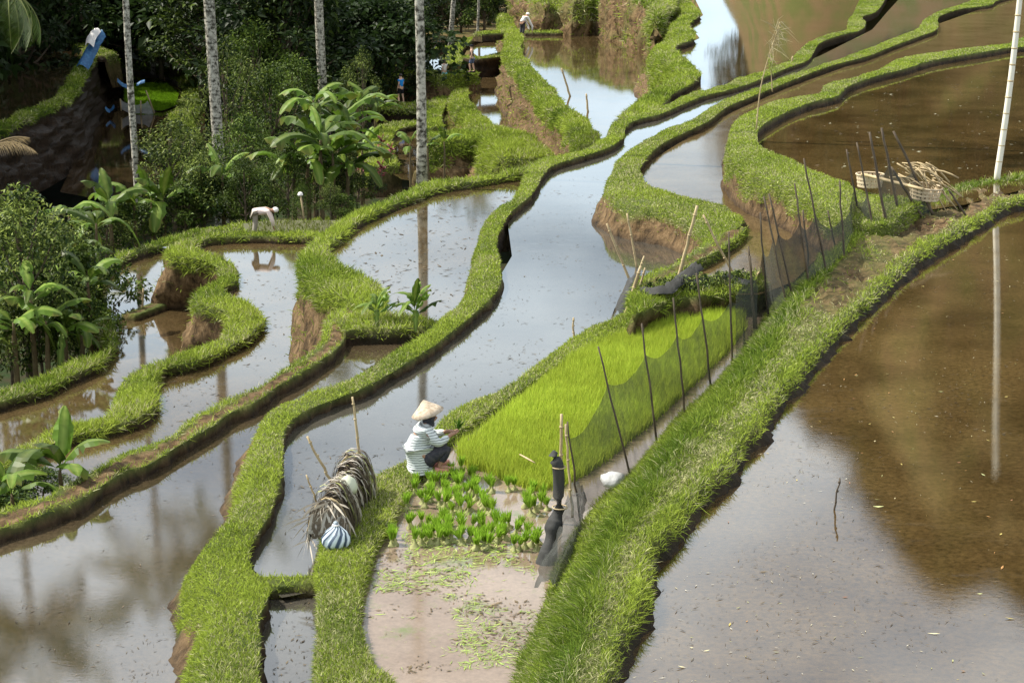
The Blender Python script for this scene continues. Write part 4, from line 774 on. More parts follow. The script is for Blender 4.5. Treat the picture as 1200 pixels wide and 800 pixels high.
# the seated farmer
p0 = at(497, 549, .28); far = thing('person', 'farmer in conical straw hat and striped shirt squatting by the seedling bundles', 'person', p0, math.radians(12))
far.scale = (.93, .93, .93)
N = {'hip': ((-.06, 0, .15), (.14, .17)), 'waist': ((-.08, 0, .32), (.12, .15)), 'chest': ((-.03, 0, .50), (.09, .14)), 'sh': ((.02, 0, .60), (.055, .09)), 'neck': ((.06, 0, .67), .052), 'jaw': ((.115, 0, .72), .064), 'head': ((.10, 0, .80), .088), 'crown': ((.09, 0, .86), .05), 'nose': ((.2, 0, .75), .012), 'brow': ((.17, 0, .8), .035)}
E = chain('hip', 'waist', 'chest', 'sh', 'neck', 'jaw', 'head', 'crown') + [('jaw', 'nose'), ('head', 'brow')]
for s, q in ((1, 'l'), (-1, 'r')):
    N['sh' + q] = ((.02, s * .165, .59), .042); N['el' + q] = ((.17, s * .25, .42), .036); N['wr' + q] = ((.36, s * .10, .50), .03); E += [('sh', 'sh' + q), ('sh' + q, 'el' + q), ('el' + q, 'wr' + q)]; hand(N, E, 'wr' + q, (.8, -s * .5, .15), s, curl=-.02)
    N['th' + q] = ((.06, s * .12, .19), .095); N['kn' + q] = ((.34, s * .16, .33), .068); N['an' + q] = ((.18, s * .15, .06), .042); N['to' + q] = ((.34, s * .17, .035), .036); N['ear' + q] = ((.09, s * .095, .77), .016)
    E += [('hip', 'th' + q), ('th' + q, 'kn' + q), ('kn' + q, 'an' + q), ('an' + q, 'to' + q), ('head', 'ear' + q)]
skin('body', N, E, M['skin'], far, 2)
S = {a: (N[a][0], tuple(np.array(N[a][1]) + (.055 if a in ('chest', 'sh') else .03))) for a in ('hip', 'waist', 'chest', 'sh')}; S['nk'] = ((.045, 0, .645), .085); S['hem'] = ((-.06, 0, .06), (.15, .18)); e = chain('hip', 'waist', 'chest', 'sh', 'nk') + [('hip', 'hem')]
for q in 'lr':
    S['sh' + q] = (N['sh' + q][0], .092); S['el' + q] = (N['el' + q][0], .074); S['wr' + q] = (tuple(np.array(N['wr' + q][0]) * .85 + np.array(N['el' + q][0]) * .15), .048); e += [('sh', 'sh' + q), ('sh' + q, 'el' + q), ('el' + q, 'wr' + q)]
skin('shirt', S, e, M['stripe'], far, 2)
S = {'hip': ((-.02, 0, .13), (.13, .17))}; e = []
for q in 'lr':
    S['th' + q] = (N['th' + q][0], .112); S['kn' + q] = (N['kn' + q][0], .086); S['an' + q] = (tuple(np.array(N['an' + q][0]) + np.array([.02, 0, .06])), .062); e += [('hip', 'th' + q), ('th' + q, 'kn' + q), ('kn' + q, 'an' + q)]
skin('trousers', S, e, M['dark_cloth'], far, 2)
for q in 'lr': MB().tube(np.array([N['an' + q][0], N['to' + q][0]]) + np.array([[-.05, 0, -.045], [.05, 0, -.02]]), [.045, .045], 8).build('sandal', M['rubber'], far)
mb = MB(); lathe(mb, [(.088, -.16), (.082, -.10), (.1, -.04), (.108, .02), (.09, .07), (.001, .1)], (.07, 0, .79), 14); mb.build('headscarf', M['dark_cloth'], far)
mb = MB(); lathe(mb, [(.228, -.012), (.235, 0), (.165, .062), (.095, .128), (.038, .185), (.001, .212)], (.06, 0, .815), 28, Euler((0, math.radians(-17), 0)), wob=.02); mb.build('conical_hat', M['straw'], far)
hp = Matrix.Rotation(math.radians(12), 4, 'Z') @ Vector((.46, 0, .53)); bq = np.array(p0) + np.array(hp); n = 40
bun = blades('seedling_bundle', bq + rng.normal(0, .012, (n, 3)), unit(np.array([.15, .1, 1]) + rng.normal(0, .25, (n, 3))), rng.uniform(.10, .17, n), np.full(n, .012), np.array([.06, .14, .015]) * rng.uniform(.7, 1.2, (n, 1)), M['blade'], .3); del bun['kind']
tag(bun, 'dark green bunch of seedlings held in the hands of the squatting farmer', 'seedlings')

# ------------------------------------------------------------------ bundles of seedlings
SV = []
for v in range(4):
    r = np.random.default_rng(90 + v); n = 46; a = r.random(n) * 6.28; q = r.random(n) ** .5 * .018; R0 = np.stack([q * np.cos(a), q * np.sin(a), np.zeros(n)], 1)
    mb = MB(); lathe(mb, [(.050, -.012), (.042, .006), (.020, .028), (.012, .06), (.015, .09), (.0005, .10)], (0, 0, 0), 11); V = mb.V[0]; V[:, :2] *= (1 + .22 * r.normal(size=(len(V), 1)) * (V[:, 2:] < .05)); mb.V[0] = V
    st = mb.build('stem_bundle', M['blade'], col=np.array([.48, .49, .22]) * r.uniform(.6, 1.15, (mb.n, 1))); ln = np.array([.5 * math.cos(v * 1.7) * .35, .5 * math.sin(v * 1.7) * .35, 1])
    tf = blades('leaf_tuft', R0 + np.array([0, 0, .07]), unit(ln + np.concatenate([R0[:, :2] * 20, np.zeros((n, 1))], 1) + r.normal(0, .14, (n, 3))), r.uniform(.09, .155, n), np.full(n, .015), np.array([.27, .44, .04]) * r.uniform(.65, 1.3, (n, 1)), M['blade'], .25)
    SV.append((st.data, tf.data)); bpy.data.objects.remove(st); bpy.data.objects.remove(tf)
Z1 = '820,565 875,560 960,575 905,595 785,610 830,640 870,645 760,640 940,630 970,600 1000,610 965,650 1020,640 890,680 740,680 830,690 780,720 710,730 990,690 1020,680 935,700 900,720 860,740 960,760 1060,730 1000,750 920,770 1105,670 1185,665 1080,760 1100,775 820,712'
Z2 = '725,30 800,35 880,25 960,40 1015,45 1070,50 1120,35 1160,50 790,90 860,65 820,110 870,90 920,95 960,110 1000,95 1035,125 1065,95 1085,135 1100,80 1130,105 1170,90 745,125 640,90 650,115 905,65 830,75'
Z3 = '35,45 15,70 70,85 90,120 125,110 35,140 10,140 120,140 60,130'
Z4 = '75,715 110,760 150,700 130,740 100,690 165,750 90,775 60,740'
spots = [(x0 + x / 4, y0 + y / 4, lab) for zs, x0, y0, lab in ((Z1, 300, 400, 0), (Z2, 300, 600, 0), (Z3, 600, 600, 0), (Z4, 600, 400, 1)) for x, y in [tuple(map(float, w.split(','))) for w in zs.split()]]
r_ = random.Random(8); spots += [(x + r_.uniform(-7, 7), y + r_.uniform(-4, 6), 0) for x, y, lab in spots[:58] if r_.random() < .85 and (x, y) != (403.75, 567.5)]
for i, (x, y, lab) in enumerate(spots):
    p = at(x, y + 9, ZS + .01); s = random.uniform(.95, 1.25)
    if (x, y) == (485.0, 628.75) or i in (63, 64): lb = 'seedling bundle standing alone in muddy water at the bank edge, apart from the rest'
    elif lab: lb = 'leafy seedling bundle in the cluster beside the black bundled net'
    elif i in (27, 28): lb = 'lone seedling bundle in soggy mud just below the bright nursery'
    else: lb = 'pale rooted seedling bundle, ' + ('bank side' if x < 510 else 'middle' if x < 560 else 'net side') + ' of the seedbed, ' + ('close under the farmer' if y < 570 else 'in the crowded centre' if y < 605 else 'in the row facing the floating weeds')
    t = thing('seedling_bundle', lb, 'seedlings', p, random.uniform(0, 6.28), 'seedling bundles on the seedbed'); t.scale = (s, s, s * random.uniform(.9, 1.15)); t.rotation_euler.x = random.uniform(-.22, .22); t.rotation_euler.y = random.uniform(-.22, .22)
    v = SV[i % 4]; link('stem_bundle', v[0], None, t); link('leaf_tuft', v[1], None, t)

# ------------------------------------------------------------------ stakes and nets
def zbank(px, py):                                          # rough ground height on the fence bank at a pixel
    a = np.interp(py, [245, 265, 300, 345, 400, 450, 560, 680], [1075, 1000, 950, 905, 872, 842, 735, 650]); return float(np.interp(px - a, [-40, 0, 25, 60], [.2, .35, .75, 1.2]))
def stake_geo(bx, by, z, tx, ty, rpx, nodes=True, dY=0.0):
    p = at(bx, by, z); s = ppm(p); q = atY(tx, ty, p[1] + dY); r = rpx / s / 2; n = 9; P = p + (q - p) * np.linspace(-.08, 1, n)[:, None]; P[1:-1, :2] += rng.normal(0, .006, (n - 2, 2))
    R = r * np.linspace(1.1, .8, n); return P, R, p, q
def stake(bx, by, z, tx, ty, label, rpx=3.2, m='bamboo', group=None, dY=0.0):
    P, R, p, q = stake_geo(bx, by, z, tx, ty, rpx, dY=dY); t = thing('bamboo_stake', label, 'stake', p, 0, group); mb = MB(); mb.tube(P - p, R, 7); mb.build('shaft', M[m], t)
    for f in (.3, .62, .88): c = P[0] * (1 - f) + P[-1] * f - p; d = unit(P[-1] - P[0]) * .012; MB().tube([c - d, c, c + d], [R[0] * .95, R[0] * 1.2, R[0] * .95], 7).build('stake_node', M[m], t)
    return t
def net_panel(name, top, bot, m, parent, n=16, sag=.12, fold=.03, seed=0):
    """TOP and BOT: matching lists of points; the cloth hangs between them"""
    T = np.array(top); B_ = np.array(bot); rows = []
    k = len(T); t = np.linspace(0, k - 1, n * (k - 1) + 1); f = t - np.floor(np.minimum(t, k - 1.0001)); L = lambda A: np.stack([np.interp(t, np.arange(k), A[:, i]) for i in range(3)], 1)
    a, b = L(T), L(B_); a[:, 2] -= sag * 4 * f * (1 - f); m_ = 8
    for q in range(m_ + 1):
        g = q / m_; p = a * (1 - g) + b * g; p = p + np.stack([fnoise(p, 2.2, seed), fnoise(p, 2.2, seed + 3), .3 * fnoise(p, 2, seed + 6)], 1) * fold * (1 + g) * np.sin(np.pi * np.clip(f * 1.0 + .0, .02, .98))[:, None] ** .5; rows.append(p)
    mb = MB(); mb.grid(np.array(rows)); return mb.build(name, M[m], parent)
def fence(label, base, S, rows_net, netm, name='net_fence', low=.0, pxr=2.5):
    """S: stakes (base px, base py, top px, top py); ROWS_NET: (index pairs, fraction of each stake where the net's top is tied)"""
    st = [stake_geo(bx, by, zbank(bx, by) if z is None else z, tx, ty, pxr) for bx, by, tx, ty, z in S]; o = np.array(st[0][2]); t = thing(name, label, 'fence', o)
    for P, R, p, q in st: MB().tube(P - o, R, 7).build('stake', M['bamboo_dark'], t)
    for ids, fr, mm in rows_net:
        net_panel('net', [st[i][2] + (st[i][3] - st[i][2]) * f - o for i, f in zip(ids, fr)], [st[i][2] - o + np.array([0, 0, -.03]) for i in ids], mm, t, seed=ids[0], sag=low or .12)
    return t
fence('fine dark net on thin stakes along the edge of the bright rice nursery', None,
      [(679, 602, 665, 494, None), (740, 560, 701, 406, None), (769, 513, 752, 379, None), (803, 485, 789, 349, None), (834, 456, 816, 320, None), (858, 425, 854, 272, None), (884, 385, 877, 289, None)],
      [((0, 1), (.82, .72), 'net'), ((1, 2, 3, 4, 5, 6), (.72, .73, .68, .62, .48, .55), 'net')], None, low=.16)
fence('tall thin stakes with sagging dark net beside the upper brown paddy', None,
      [(886, 388, 879, 300, None), (900, 375, 891, 249, None), (924, 370, 895, 230, None), (932, 360, 901, 227, None), (950, 347, 931, 215, None), (970, 329, 942, 186, None), (990, 311, 984, 212, None), (1009, 267, 992, 175, 1.1), (1026, 280, 1004, 167, 1.1), (1041, 276, 1019, 156, 1.12)],
      [((0, 1, 2, 3, 4, 5, 6), (.7, .66, .64, .66, .66, .55, .55), 'net2'), ((6, 7, 8), (.55, .5, .45), 'net2')], None, low=.2)
fence('three long leaning stakes with torn net hanging above the woven baskets', None,
      [(1041, 275, 1019, 155, 1.15), (1055, 260, 1033, 150, 1.2), (1092, 249, 1047, 154, 1.25)], [((0, 1, 2), (.66, .62, .5), 'net')], None, low=.18, pxr=3.4)
stake(981, 302, .9, 970, 247, 'short thin stake between the tall net stakes', 2.2, 'bamboo_dark'); stake(950, 345, .8, 941, 246, 'thin stake standing close to another in the upper net fence', 2.4, 'bamboo_dark')
stake(1130, 250, 1.3, 1111, 222, 'short dark stake leaning below the brushwood', 2.6, 'bamboo_dark'); stake(1078, 250, 1.3, 1044, 196, 'dark slanting stake crossing in front of the carrying pole', 3.4, 'bamboo_dark')
stake(746, 312, .02, 735, 250, 'thin pale bamboo stake standing in shallow water by the mud wall', 2.6); stake(737, 326, .02, 711, 262, 'leaning pale bamboo stake standing in the grey paddy', 3.0)
stake(795, 325, .7, 817, 241, 'thick pale bamboo stake leaning over the narrow mud ledge', 4.2); stake(857, 318, .6, 824, 252, 'dark and pale stake leaning away from the mud ledge', 3.0)
stake(732, 372, .2, 751, 312, 'thickest pale stake of the bundle at the nursery corner', 4.4); stake(736, 366, .25, 755, 300, 'dark thin stake of the bundle at the nursery corner', 2.6); stake(741, 364, .25, 756, 314, 'short pale stake of the bundle at the nursery corner', 3.0)
stake(756, 400, .2, 752, 379, 'short stake tip rising from the bright nursery rice', 2.6, 'bamboo_dark')
stake(877, 335, .5, 891, 318, 'short pale stick slanting across the net corner', 3.0)
stake(657, 600, .3, 658, 485, 'upright pale stake that the black bundled net is tied to', 4.2); stake(670, 598, .35, 663, 497, 'thin stake leaning beside the black bundled net', 3.2)
stake(421, 528, .25, 413, 465, 'brown stake standing behind the palm leaf cover', 3.2); stake(389, 566, .3, 360, 511, 'brown stake leaning out over the water from the palm leaf cover', 3.4)
stake(372, 590, .3, 359, 556, 'bent thin stick poking from the palm leaf cover', 2.2)
# loose net folds on the ground by the ledge and the corner
def cloth(name, label, cat, m, path, width, seed=0, z_up=.05, group=None, rows=8):
    P = catmull(np.array(path), 26); r = np.random.default_rng(seed); t = np.gradient(P, axis=0); s = np.stack([-t[:, 1], t[:, 0], 0 * t[:, 0]], 1); s /= np.linalg.norm(s, axis=1)[:, None] + 1e-9; G = []
    for j in range(rows + 1):
        f = j / rows - .5; p = P + s * width * f; p = p + np.stack([fnoise(p, 5, seed + k) for k in range(3)], 1) * .07; p[:, 2] += z_up * (1 - (2 * f) ** 2) + .03 * np.sin(f * 22 + seed); G.append(p)
    o = MB(); o.grid(np.array(G)); o = o.build(name, M[m]); tag(o, label, cat, group); return o
cloth('loose_net', 'black net fold lying along the mud ledge by the nursery corner', 'net', 'net_dense', [at(752, 342, .70), at(768, 345, .72), at(784, 340, .75), at(800, 326, .78), at(815, 314, .8)], .26, 1, .1)
cloth('loose_net', 'black net fold on the brown water edge behind the leafy hedge', 'net', 'net_thick', [at(800, 334, .72), at(830, 330, .7), at(856, 328, .7), at(880, 333, .7)], .2, 2, .06)
cloth('loose_net', 'grey net heap sliding down by the stake bundle to the water', 'net', 'net_dense', [at(745, 330, .45), at(738, 345, .35), at(730, 358, .25), at(722, 372, .06)], .3, 3, .16)
Yk = at(868, 415, .5)[1]; t = thing('draped_net', 'grey net fold draped down at the nursery fence corner', 'net', at(868, 415, .5)); o_ = np.array(t.location)
net_panel('net', [atY(x, y, Yk) - o_ for x, y in ((862, 345), (872, 326), (884, 322), (889, 334))], [atY(x, y, Yk) - o_ for x, y in ((860, 418), (868, 414), (878, 404), (886, 396))], 'net', t, 8, .03, .09, 5)
# the black bundled net
p = at(652, 640, .35); t = thing('bundled_net', 'black net rolled and tied into a long hanging bundle beside the nursery', 'net', p); s = ppm(p)
prof = [(651, 529, 6), (648, 534, 13), (653, 541, 11), (655, 547, 11), (655, 552, 13), (655, 562, 19), (654, 576, 20), (655, 588, 14), (656, 594, 13), (653, 602, 15), (648, 620, 21), (645, 638, 21), (641, 656, 18), (637, 672, 13), (632, 686, 9), (627, 697, 4)]
A = np.array([atY(x, y, p[1] + (.25 if y < 600 else .25 - (y - 600) * .004)) - p for x, y, w in prof]); R = np.array([w / s / 2 for *_, w in prof]) * 1.1; mb = MB(); mb.tube(catmull(A, 60), np.interp(np.linspace(0, 1, 60), pxlen(A + p) / pxlen(A + p)[-1], R), 22)
def fold(V):
    W_ = V.reshape(-1, 22, 3); c_ = W_.mean(1, keepdims=True); k_ = 1 + .13 * np.sin(np.arange(22) * 2 * PI / 22 * 7 + np.arange(len(W_))[:, None] * .12); return (c_ + (W_ - c_) * k_[..., None]).reshape(-1, 3)
for i, V in enumerate(mb.V):
    a = fnoise(V, 8, 3); V += (V - A[np.argmin(np.linalg.norm(V[:, None] - A[None], axis=2), axis=1)]) * a[:, None] * .22
mb.V[0] = mb.V[0] if len(mb.V[0]) % 22 else fold(mb.V[0]); mb.build('net_roll', M['net_dense'], t)
for i in (3, 8): c = A[i]; MB().tube([c + np.array([R[i] * 1.25 * math.cos(q), R[i] * 1.25 * math.sin(q), 0]) for q in np.linspace(0, 6.3, 12)], .008, 5).build('tie', M['bamboo'], t)
cloth('loose_net', 'dark net skirt trailing on the grass below the tied bundle', 'net', 'net2', [at(676, 575, .4), at(672, 600, .5), at(664, 628, .55), at(652, 655, .55), at(638, 690, .4)], .24, 6, .10)
# white plastic bag
p = at(718, 566, .32); mb = MB(); V0 = []
lathe(mb, [(.01, -.02), (.13, -.02), (.15, .04), (.12, .10), (.06, .14), (.004, .15)], (0, 0, 0), 20); V = mb.V[0]; V *= (1 + .35 * fnoise(V, 9, 2))[:, None]; V[:, 0] *= 1.1
b = mb.build('plastic_bag', M['plastic']); b.location = p; tag(b, 'crumpled white plastic bag lying in the grass under the net', 'plastic bag')
P_ = MB(); a0, a1 = at(609, 533, ZS + .26), at(627, 543, ZS + .24); P_.tube(a0 + (a1 - a0) * np.linspace(0, 1, 5)[:, None] + np.array([0, 0, .01]), [.008, .012, .013, .011, .006], 6)
w = P_.build('split_stick', M['bamboo']); tag(w, 'pale split stick lying on top of the bright rice seedlings', 'stick')

# ------------------------------------------------------------------ palm leaf cover, striped bag
p = at(386, 632, .25); q = at(417, 578, .25); L = float(np.linalg.norm(q - p)); t = thing('palm_leaf_cover', 'arched cover of plaited dry palm leaves at the water edge behind the striped bag', 'leaf cover', p)
ax = unit(q - p); sdv = np.array([-ax[1], ax[0], 0]); Wd, Hh = .25, .54; r = np.random.default_rng(4)
def arch(u, a, k=1.0):
    bulge = 1 + .10 * math.sin(u / L * 9); return ax * u + sdv * (Wd * k * bulge * math.cos(a)) + np.array([0, 0, Hh * k * bulge * max(0, math.sin(a)) - .03])
mb = MB(); mb.grid([[arch(u, a, .9) for a in np.linspace(-.05, PI + .05, 13)] for u in np.linspace(0, L, 12)]); mb.build('inner_mat', mat('dark_matting', (.07, .055, .04), .9, .1), t)
V, F, cl = [], [], []
for i in range(520):
    u = r.random() * L; a0 = r.uniform(-.05, PI); da = r.uniform(.5, 1.0) * r.choice([-1, 1]); du = r.uniform(-.22, .22); k0 = r.uniform(.93, 1.1); w_ = r.uniform(.012, .024); n = 5; c = r.choice([0, 1, 2], p=[.42, .48, .1]); cc = np.array([(.40, .36, .30), (.10, .075, .05), (.28, .29, .10)][c]) * r.uniform(.7, 1.15)
    for j in range(n):
        f = j / (n - 1); A_ = arch(np.clip(u + du * f, -.05, L + .05), np.clip(a0 + da * f, -.1, PI + .1), k0 + .05 * math.sin(f * PI)); ww = ax * w_ * (1.2 - f); b_ = len(V); V += [A_ - ww, A_ + ww]; cl += [cc, cc]
        if j: F.append([b_ - 2, b_ - 1, b_ + 1, b_])
stuff(mesh_np('thatch', np.array(V), [np.array(F)], M['thatch'], t, col=np.array(cl)))
V, F, cl = [], [], []
for i in range(150):
    x0 = r.uniform(-.9, .9); d_ = r.choice([-1, 1]); n = 4; cc = np.array([(.46, .42, .36), (.16, .125, .09)][int(r.random() < .6)]) * r.uniform(.7, 1.15)
    for j in range(n):
        f = j / (n - 1); a_ = x0 + d_ * .5 * f; hh = max(0, 1 - a_ * a_) ** .5 * (1 - f * .9 if i % 2 else .1 + .85 * f); p_ = sdv * (Wd * np.clip(a_, -1, 1)) + np.array([0, 0, Hh * hh * .97 - .02]) - ax * (.02 + .03 * r.random()); b_ = len(V); V += [p_ - sdv * .016, p_ + sdv * .016]; cl += [cc, cc]
        if j: F.append([b_ - 2, b_ - 1, b_ + 1, b_])
stuff(mesh_np('end_weave', np.array(V), [np.array(F)], M['thatch'], t, col=np.array(cl)))
for e in (0.0, L): MB().tube([arch(e, a, 1.0) for a in np.linspace(0, PI, 14)], .018, 6).build('rim', M['bamboo'], t)
V, F, cl = [], [], []
for i in range(70):
    a = r.uniform(0, PI); b_ = arch(0, a); d = unit(-ax * r.uniform(.2, 1) + np.array([r.normal() * .6 - .3, r.normal() * .3, -r.uniform(.1, .9)])); l = r.uniform(.12, .38); w_ = np.array([.006, .004, .006]); n0 = len(V)
    V += [b_ - w_, b_ + w_, b_ + d * l * .6 + w_, b_ + d * l - np.array([0, 0, .1 * l])]; F += [[n0, n0 + 1, n0 + 2], [n0, n0 + 2, n0 + 3]]; cl += [np.array((.5, .44, .36)) * r.uniform(.6, 1.1)] * 4
stuff(mesh_np('fringe', np.array(V), [np.array(F)], M['thatch'], t, col=np.array(cl)))
sk = MB(); lathe(sk, [(.005, -.02), (.1, -.02), (.12, .06), (.09, .15), (.02, .2), (.002, .21)], (0, 0, 0), 14); sk = sk.build('sack', mat('pale_sack', (.55, .57, .44), .8, .2, bump=(10, .5, .03))); sk.location = np.array(p) + arch(L * .33, PI * .66, 1.02) - np.array([0, 0, .05]); tag(sk, 'pale greenish sack tucked onto the water side of the palm leaf cover', 'sack')
p = at(394, 640, .27); t = thing('striped_bag', 'dark blue and white striped cloth bag knotted at the top, on the grass', 'bag', p)
prof = [(.01, -.02), (.13, -.01), (.168, .05), (.165, .11), (.125, .18), (.065, .235), (.026, .265), (.03, .29), (.018, .305), (.001, .31)]; seg = 64; a = np.linspace(0, 2 * PI, seg, endpoint=False); V, cl = [], []
for i, (rr, z) in enumerate(prof):
    tw = a + 1.6 * (z / .3) ** 2; fold = 1 + .06 * np.sin(a * 9) * min(1, z / .1); V.append(np.stack([rr * fold * np.cos(tw), rr * fold * np.sin(tw), np.full(seg, z)], 1)); k = (np.arange(seg) % 6 < 3)[:, None]; cl.append(np.where(k, np.array([.045, .07, .11]), np.array([.66, .74, .80])))
i = np.arange(len(prof) - 1)[:, None] * seg; j = np.arange(seg)[None]; k = (j + 1) % seg
mesh_np('cloth', np.concatenate(V), [np.stack([i + j, i + k, i + seg + k, i + seg + j], -1).reshape(-1, 4)], M['bag'], t, col=np.concatenate(cl), smooth=True)
mb = MB(); mb.tube([(.034 * math.cos(q), .034 * math.sin(q), .262) for q in np.linspace(0, 6.3, 12)], .012, 6); mb.build('knot', M['white_cloth'], t)

# ------------------------------------------------------------------ woven baskets, carrying pole, brushwood
def basket(px, py, z, wpx, hpx, label, tilt=0):
    p = at(px, py, z); s = ppm(p); R = wpx / s / 2; h = hpx / s; t = thing('woven_basket', label, 'basket', p, random.random()); t.rotation_euler.x = tilt
    n = 22; mb = MB()
    for i in range(n):
        a = 2 * PI * i / n; c, s_ = math.cos(a), math.sin(a); w = np.array([-s_, c, 0]) * R * .085; o = np.array([c, s_, 0]); mb.grid([[o * R * (.86 + .14 * f) - w + [0, 0, h * f], o * R * (.86 + .14 * f) + w + [0, 0, h * f]] for f in np.linspace(0, 1, 4)])
    mb.build('stave', M['wicker'], t)
    for f in (.12, .42, .70):
        rr = R * (.875 + .14 * f); a = np.linspace(0, 2 * PI, 33); mb = MB(); mb.grid([[(rr * math.cos(x) , rr * math.sin(x), h * f + d) for d in (-h * .075, h * .075)] for x in a]); mb.build('hoop', M['wicker'], t)
    mb = MB(); mb.tube([(R * 1.01 * math.cos(x), R * 1.01 * math.sin(x), h) for x in np.linspace(0, 2 * PI, 33)], R * .055, 6); mb.build('rim', M['wicker'], t)
    mb = MB(); lathe(mb, [(.001, .02), (R * .86, .02)], (0, 0, 0), 22); mb.build('base', M['bamboo_dark'], t); return t
basket(1019, 219, 1.6, 32, 15, 'round woven basket with square holes at the upper paddy edge beside the net stakes')
basket(1083, 233, 1.5, 38, 15, 'round woven basket with square holes lying under the brushwood', .12)
a0, a1 = at(1010, 204, 1.9), at(1082, 222, 1.85); cp = MB(); cp.tube(a0 + (a1 - a0) * np.linspace(0, 1, 8)[:, None], .035, 8); cp = cp.build('carrying_pole', M['bamboo']); tag(cp, 'thick pale carrying pole resting across the two woven baskets', 'pole')
p = at(1088, 226, 1.6); t = thing('brushwood_pile', 'loose pile of thin dry sticks and twigs over the farther woven basket', 'brushwood', p); r = random.Random(3)
for i in range(30):
    sx_, sy_ = r.uniform(1050, 1095), r.uniform(190, 212); ex, ey = sx_ + r.uniform(12, 40), sy_ + r.uniform(5, 30); Y0 = p[1] + r.uniform(-.3, .3); a0, a1 = atY(sx_, sy_, Y0) - p, atY(ex, ey, Y0 - r.uniform(0, .4)) - p
    P = a0 + (a1 - a0) * np.linspace(0, 1, 5)[:, None] + np.array([[0, 0, .06 * math.sin(f * PI)] for f in np.linspace(0, 1, 5)]); MB().tube(P, r.uniform(.010, .02), 5).build('stick', M['bamboo'], t)
for x0, y0, x1, y1 in ((1042, 208, 1072, 207), (1056, 210, 1088, 238), (1065, 198, 1060, 193), (1090, 215, 1110, 250), (1100, 218, 1122, 246), (1082, 195, 1092, 250)):
    a0, a1 = atY(x0, y0, p[1] - .1) - p, atY(x1, y1, p[1] - .25) - p; MB().tube(a0 + (a1 - a0) * np.linspace(0, 1, 4)[:, None], .014, 5).build('stick', M['bamboo'], t)
# tall pale bamboo pole with joints
p = at(1168, 209, 1.3); q = atY(1195, 0, p[1]); d = (q - p) / (q - p)[2]; Hp = 6.4; t = thing('bamboo_pole', 'long pale bamboo pole leaning over the brown paddies', 'pole', p)
mb = MB(); n = 40; mb.tube([d * Hp * f + np.array([.03 * math.sin(f * 5), 0, -.3 if f == 0 else 0]) for f in np.linspace(0, 1, n)], np.linspace(.072, .055, n), 10); mb.build('shaft', M['bamboo_pale'], t)
for f in np.linspace(.06, .97, 17): c = d * Hp * f + np.array([.03 * math.sin(f * 5), 0, 0]); MB().tube([c - d * .018, c, c + d * .018], [.066, .079, .066], 10).build('joint', M['bamboo'], t)

# ------------------------------------------------------------------ reeds, red plants, small plants, rags
def reed(bx, by, z, mid, tx, ty, label, green=False):
    p = at(bx, by, z); Y = p[1]; P = catmull([p, atY(*mid, Y), atY(tx, ty, Y)], 14) - p; t = thing('tall_reed', label, 'reed', p); MB().tube(P, np.linspace(.02, .008, 14), 5).build('stem', M['blade' if 0 else 'bamboo'], t)
    n = 60; i = rng.integers(9, 14, n); blades('plume', P[i] + rng.normal(0, .03, (n, 3)), unit(np.array([.45, 0, .2]) + rng.normal(0, .45, (n, 3))), rng.uniform(.3, .9, n), np.full(n, .03), np.tile(np.array([.42, .36, .22]) if not green else np.array([.3, .4, .06]), (n, 1)) * rng.uniform(.7, 1.1, (n, 1)), M['blade'], .8, t).pop('kind', None) if False else None
    pl = blades('plume', P[i] + rng.normal(0, .03, (n, 3)), unit(np.array([.35, 0, .1]) + rng.normal(0, .45, (n, 3))), rng.uniform(.2, .6, n) * (.5 if green else 1), np.full(n, .02), np.tile(np.array([.42, .36, .22]) if not green else np.array([.3, .4, .06]), (n, 1)) * rng.uniform(.7, 1.1, (n, 1)), M['blade'], .9, t); del pl['kind']; return t
reed(886, 152, 1.5, (893, 95), 914, 26, 'tall dry reed with a drooping plume on the bund of the upper paddy')
reed(905, 108, .85, (904, 90), 902, 67, 'short green reed stalk with hanging leaves on the bund', True)
for x, y, z, tx, ty, lb in ((668, 113, ZG, 658, 80, 'thin dead stalk standing in the sky reflecting pool'), (689, 131, ZG, 687, 110, 'pale dead stalk in the pool near the lumpy bund'), (925, 88, ZF, 929, 66, 'pale stump stick standing in the brown far pool'), (672, 395, 0, 672, 372, 'thin twig sticking out of the grey water by the nursery bank'), (166, 366, ZR, 168, 338, 'mossy stub of a stake in the lower paddy')): stake(x, y, z, tx, ty, lb, 2.4)
stake(978, 597, ZD, 984, 560, 'thin twig standing in the wide paddy below the grass bank', 2.2, 'bamboo_dark')
for i, (x, y, z, n_) in enumerate([(402, 205, -3.4, 12), (424, 207, -3.6, 12), (447, 212, -3.6, 12), (447, 178, -4.8, 10), (458, 188, -4.8, 9), (440, 118, -5.2, 8), (412, 216, -3.3, 9)]):
    p = at(x, y, z); s = ppm(p); t = thing('red_leafed_plant', ['red leafed plant by the banana clump, brightest of its row', 'deep red plant on the grass slope beside the banana clump', 'dark maroon plant standing alone on the grassy slope', 'maroon plant at the head of the little valley pool', 'small reddish plant at the edge of the little valley pool', 'small red plant beside the valley path and blue shirted walker', 'reddish plant lowest beside the dark banana stems'][i], 'plant', p)
    MB().tube([(0, 0, -.1), (.02, 0, .35), (0, .02, .55)], [.03, .025, .02], 6).build('stem', M['bark'], t)
    for k in range(n_):
        l = link('leaf', BL[k % 5].copy(), None, t); l.data.materials.clear(); l.data.materials.append(M['red_leaf']); sc = .24; l.scale = (sc, sc * 1.2, sc); l.location = (0, 0, .5 - .03 * k); l.rotation_euler = (0, -.9 + .1 * k, k * 2.4)
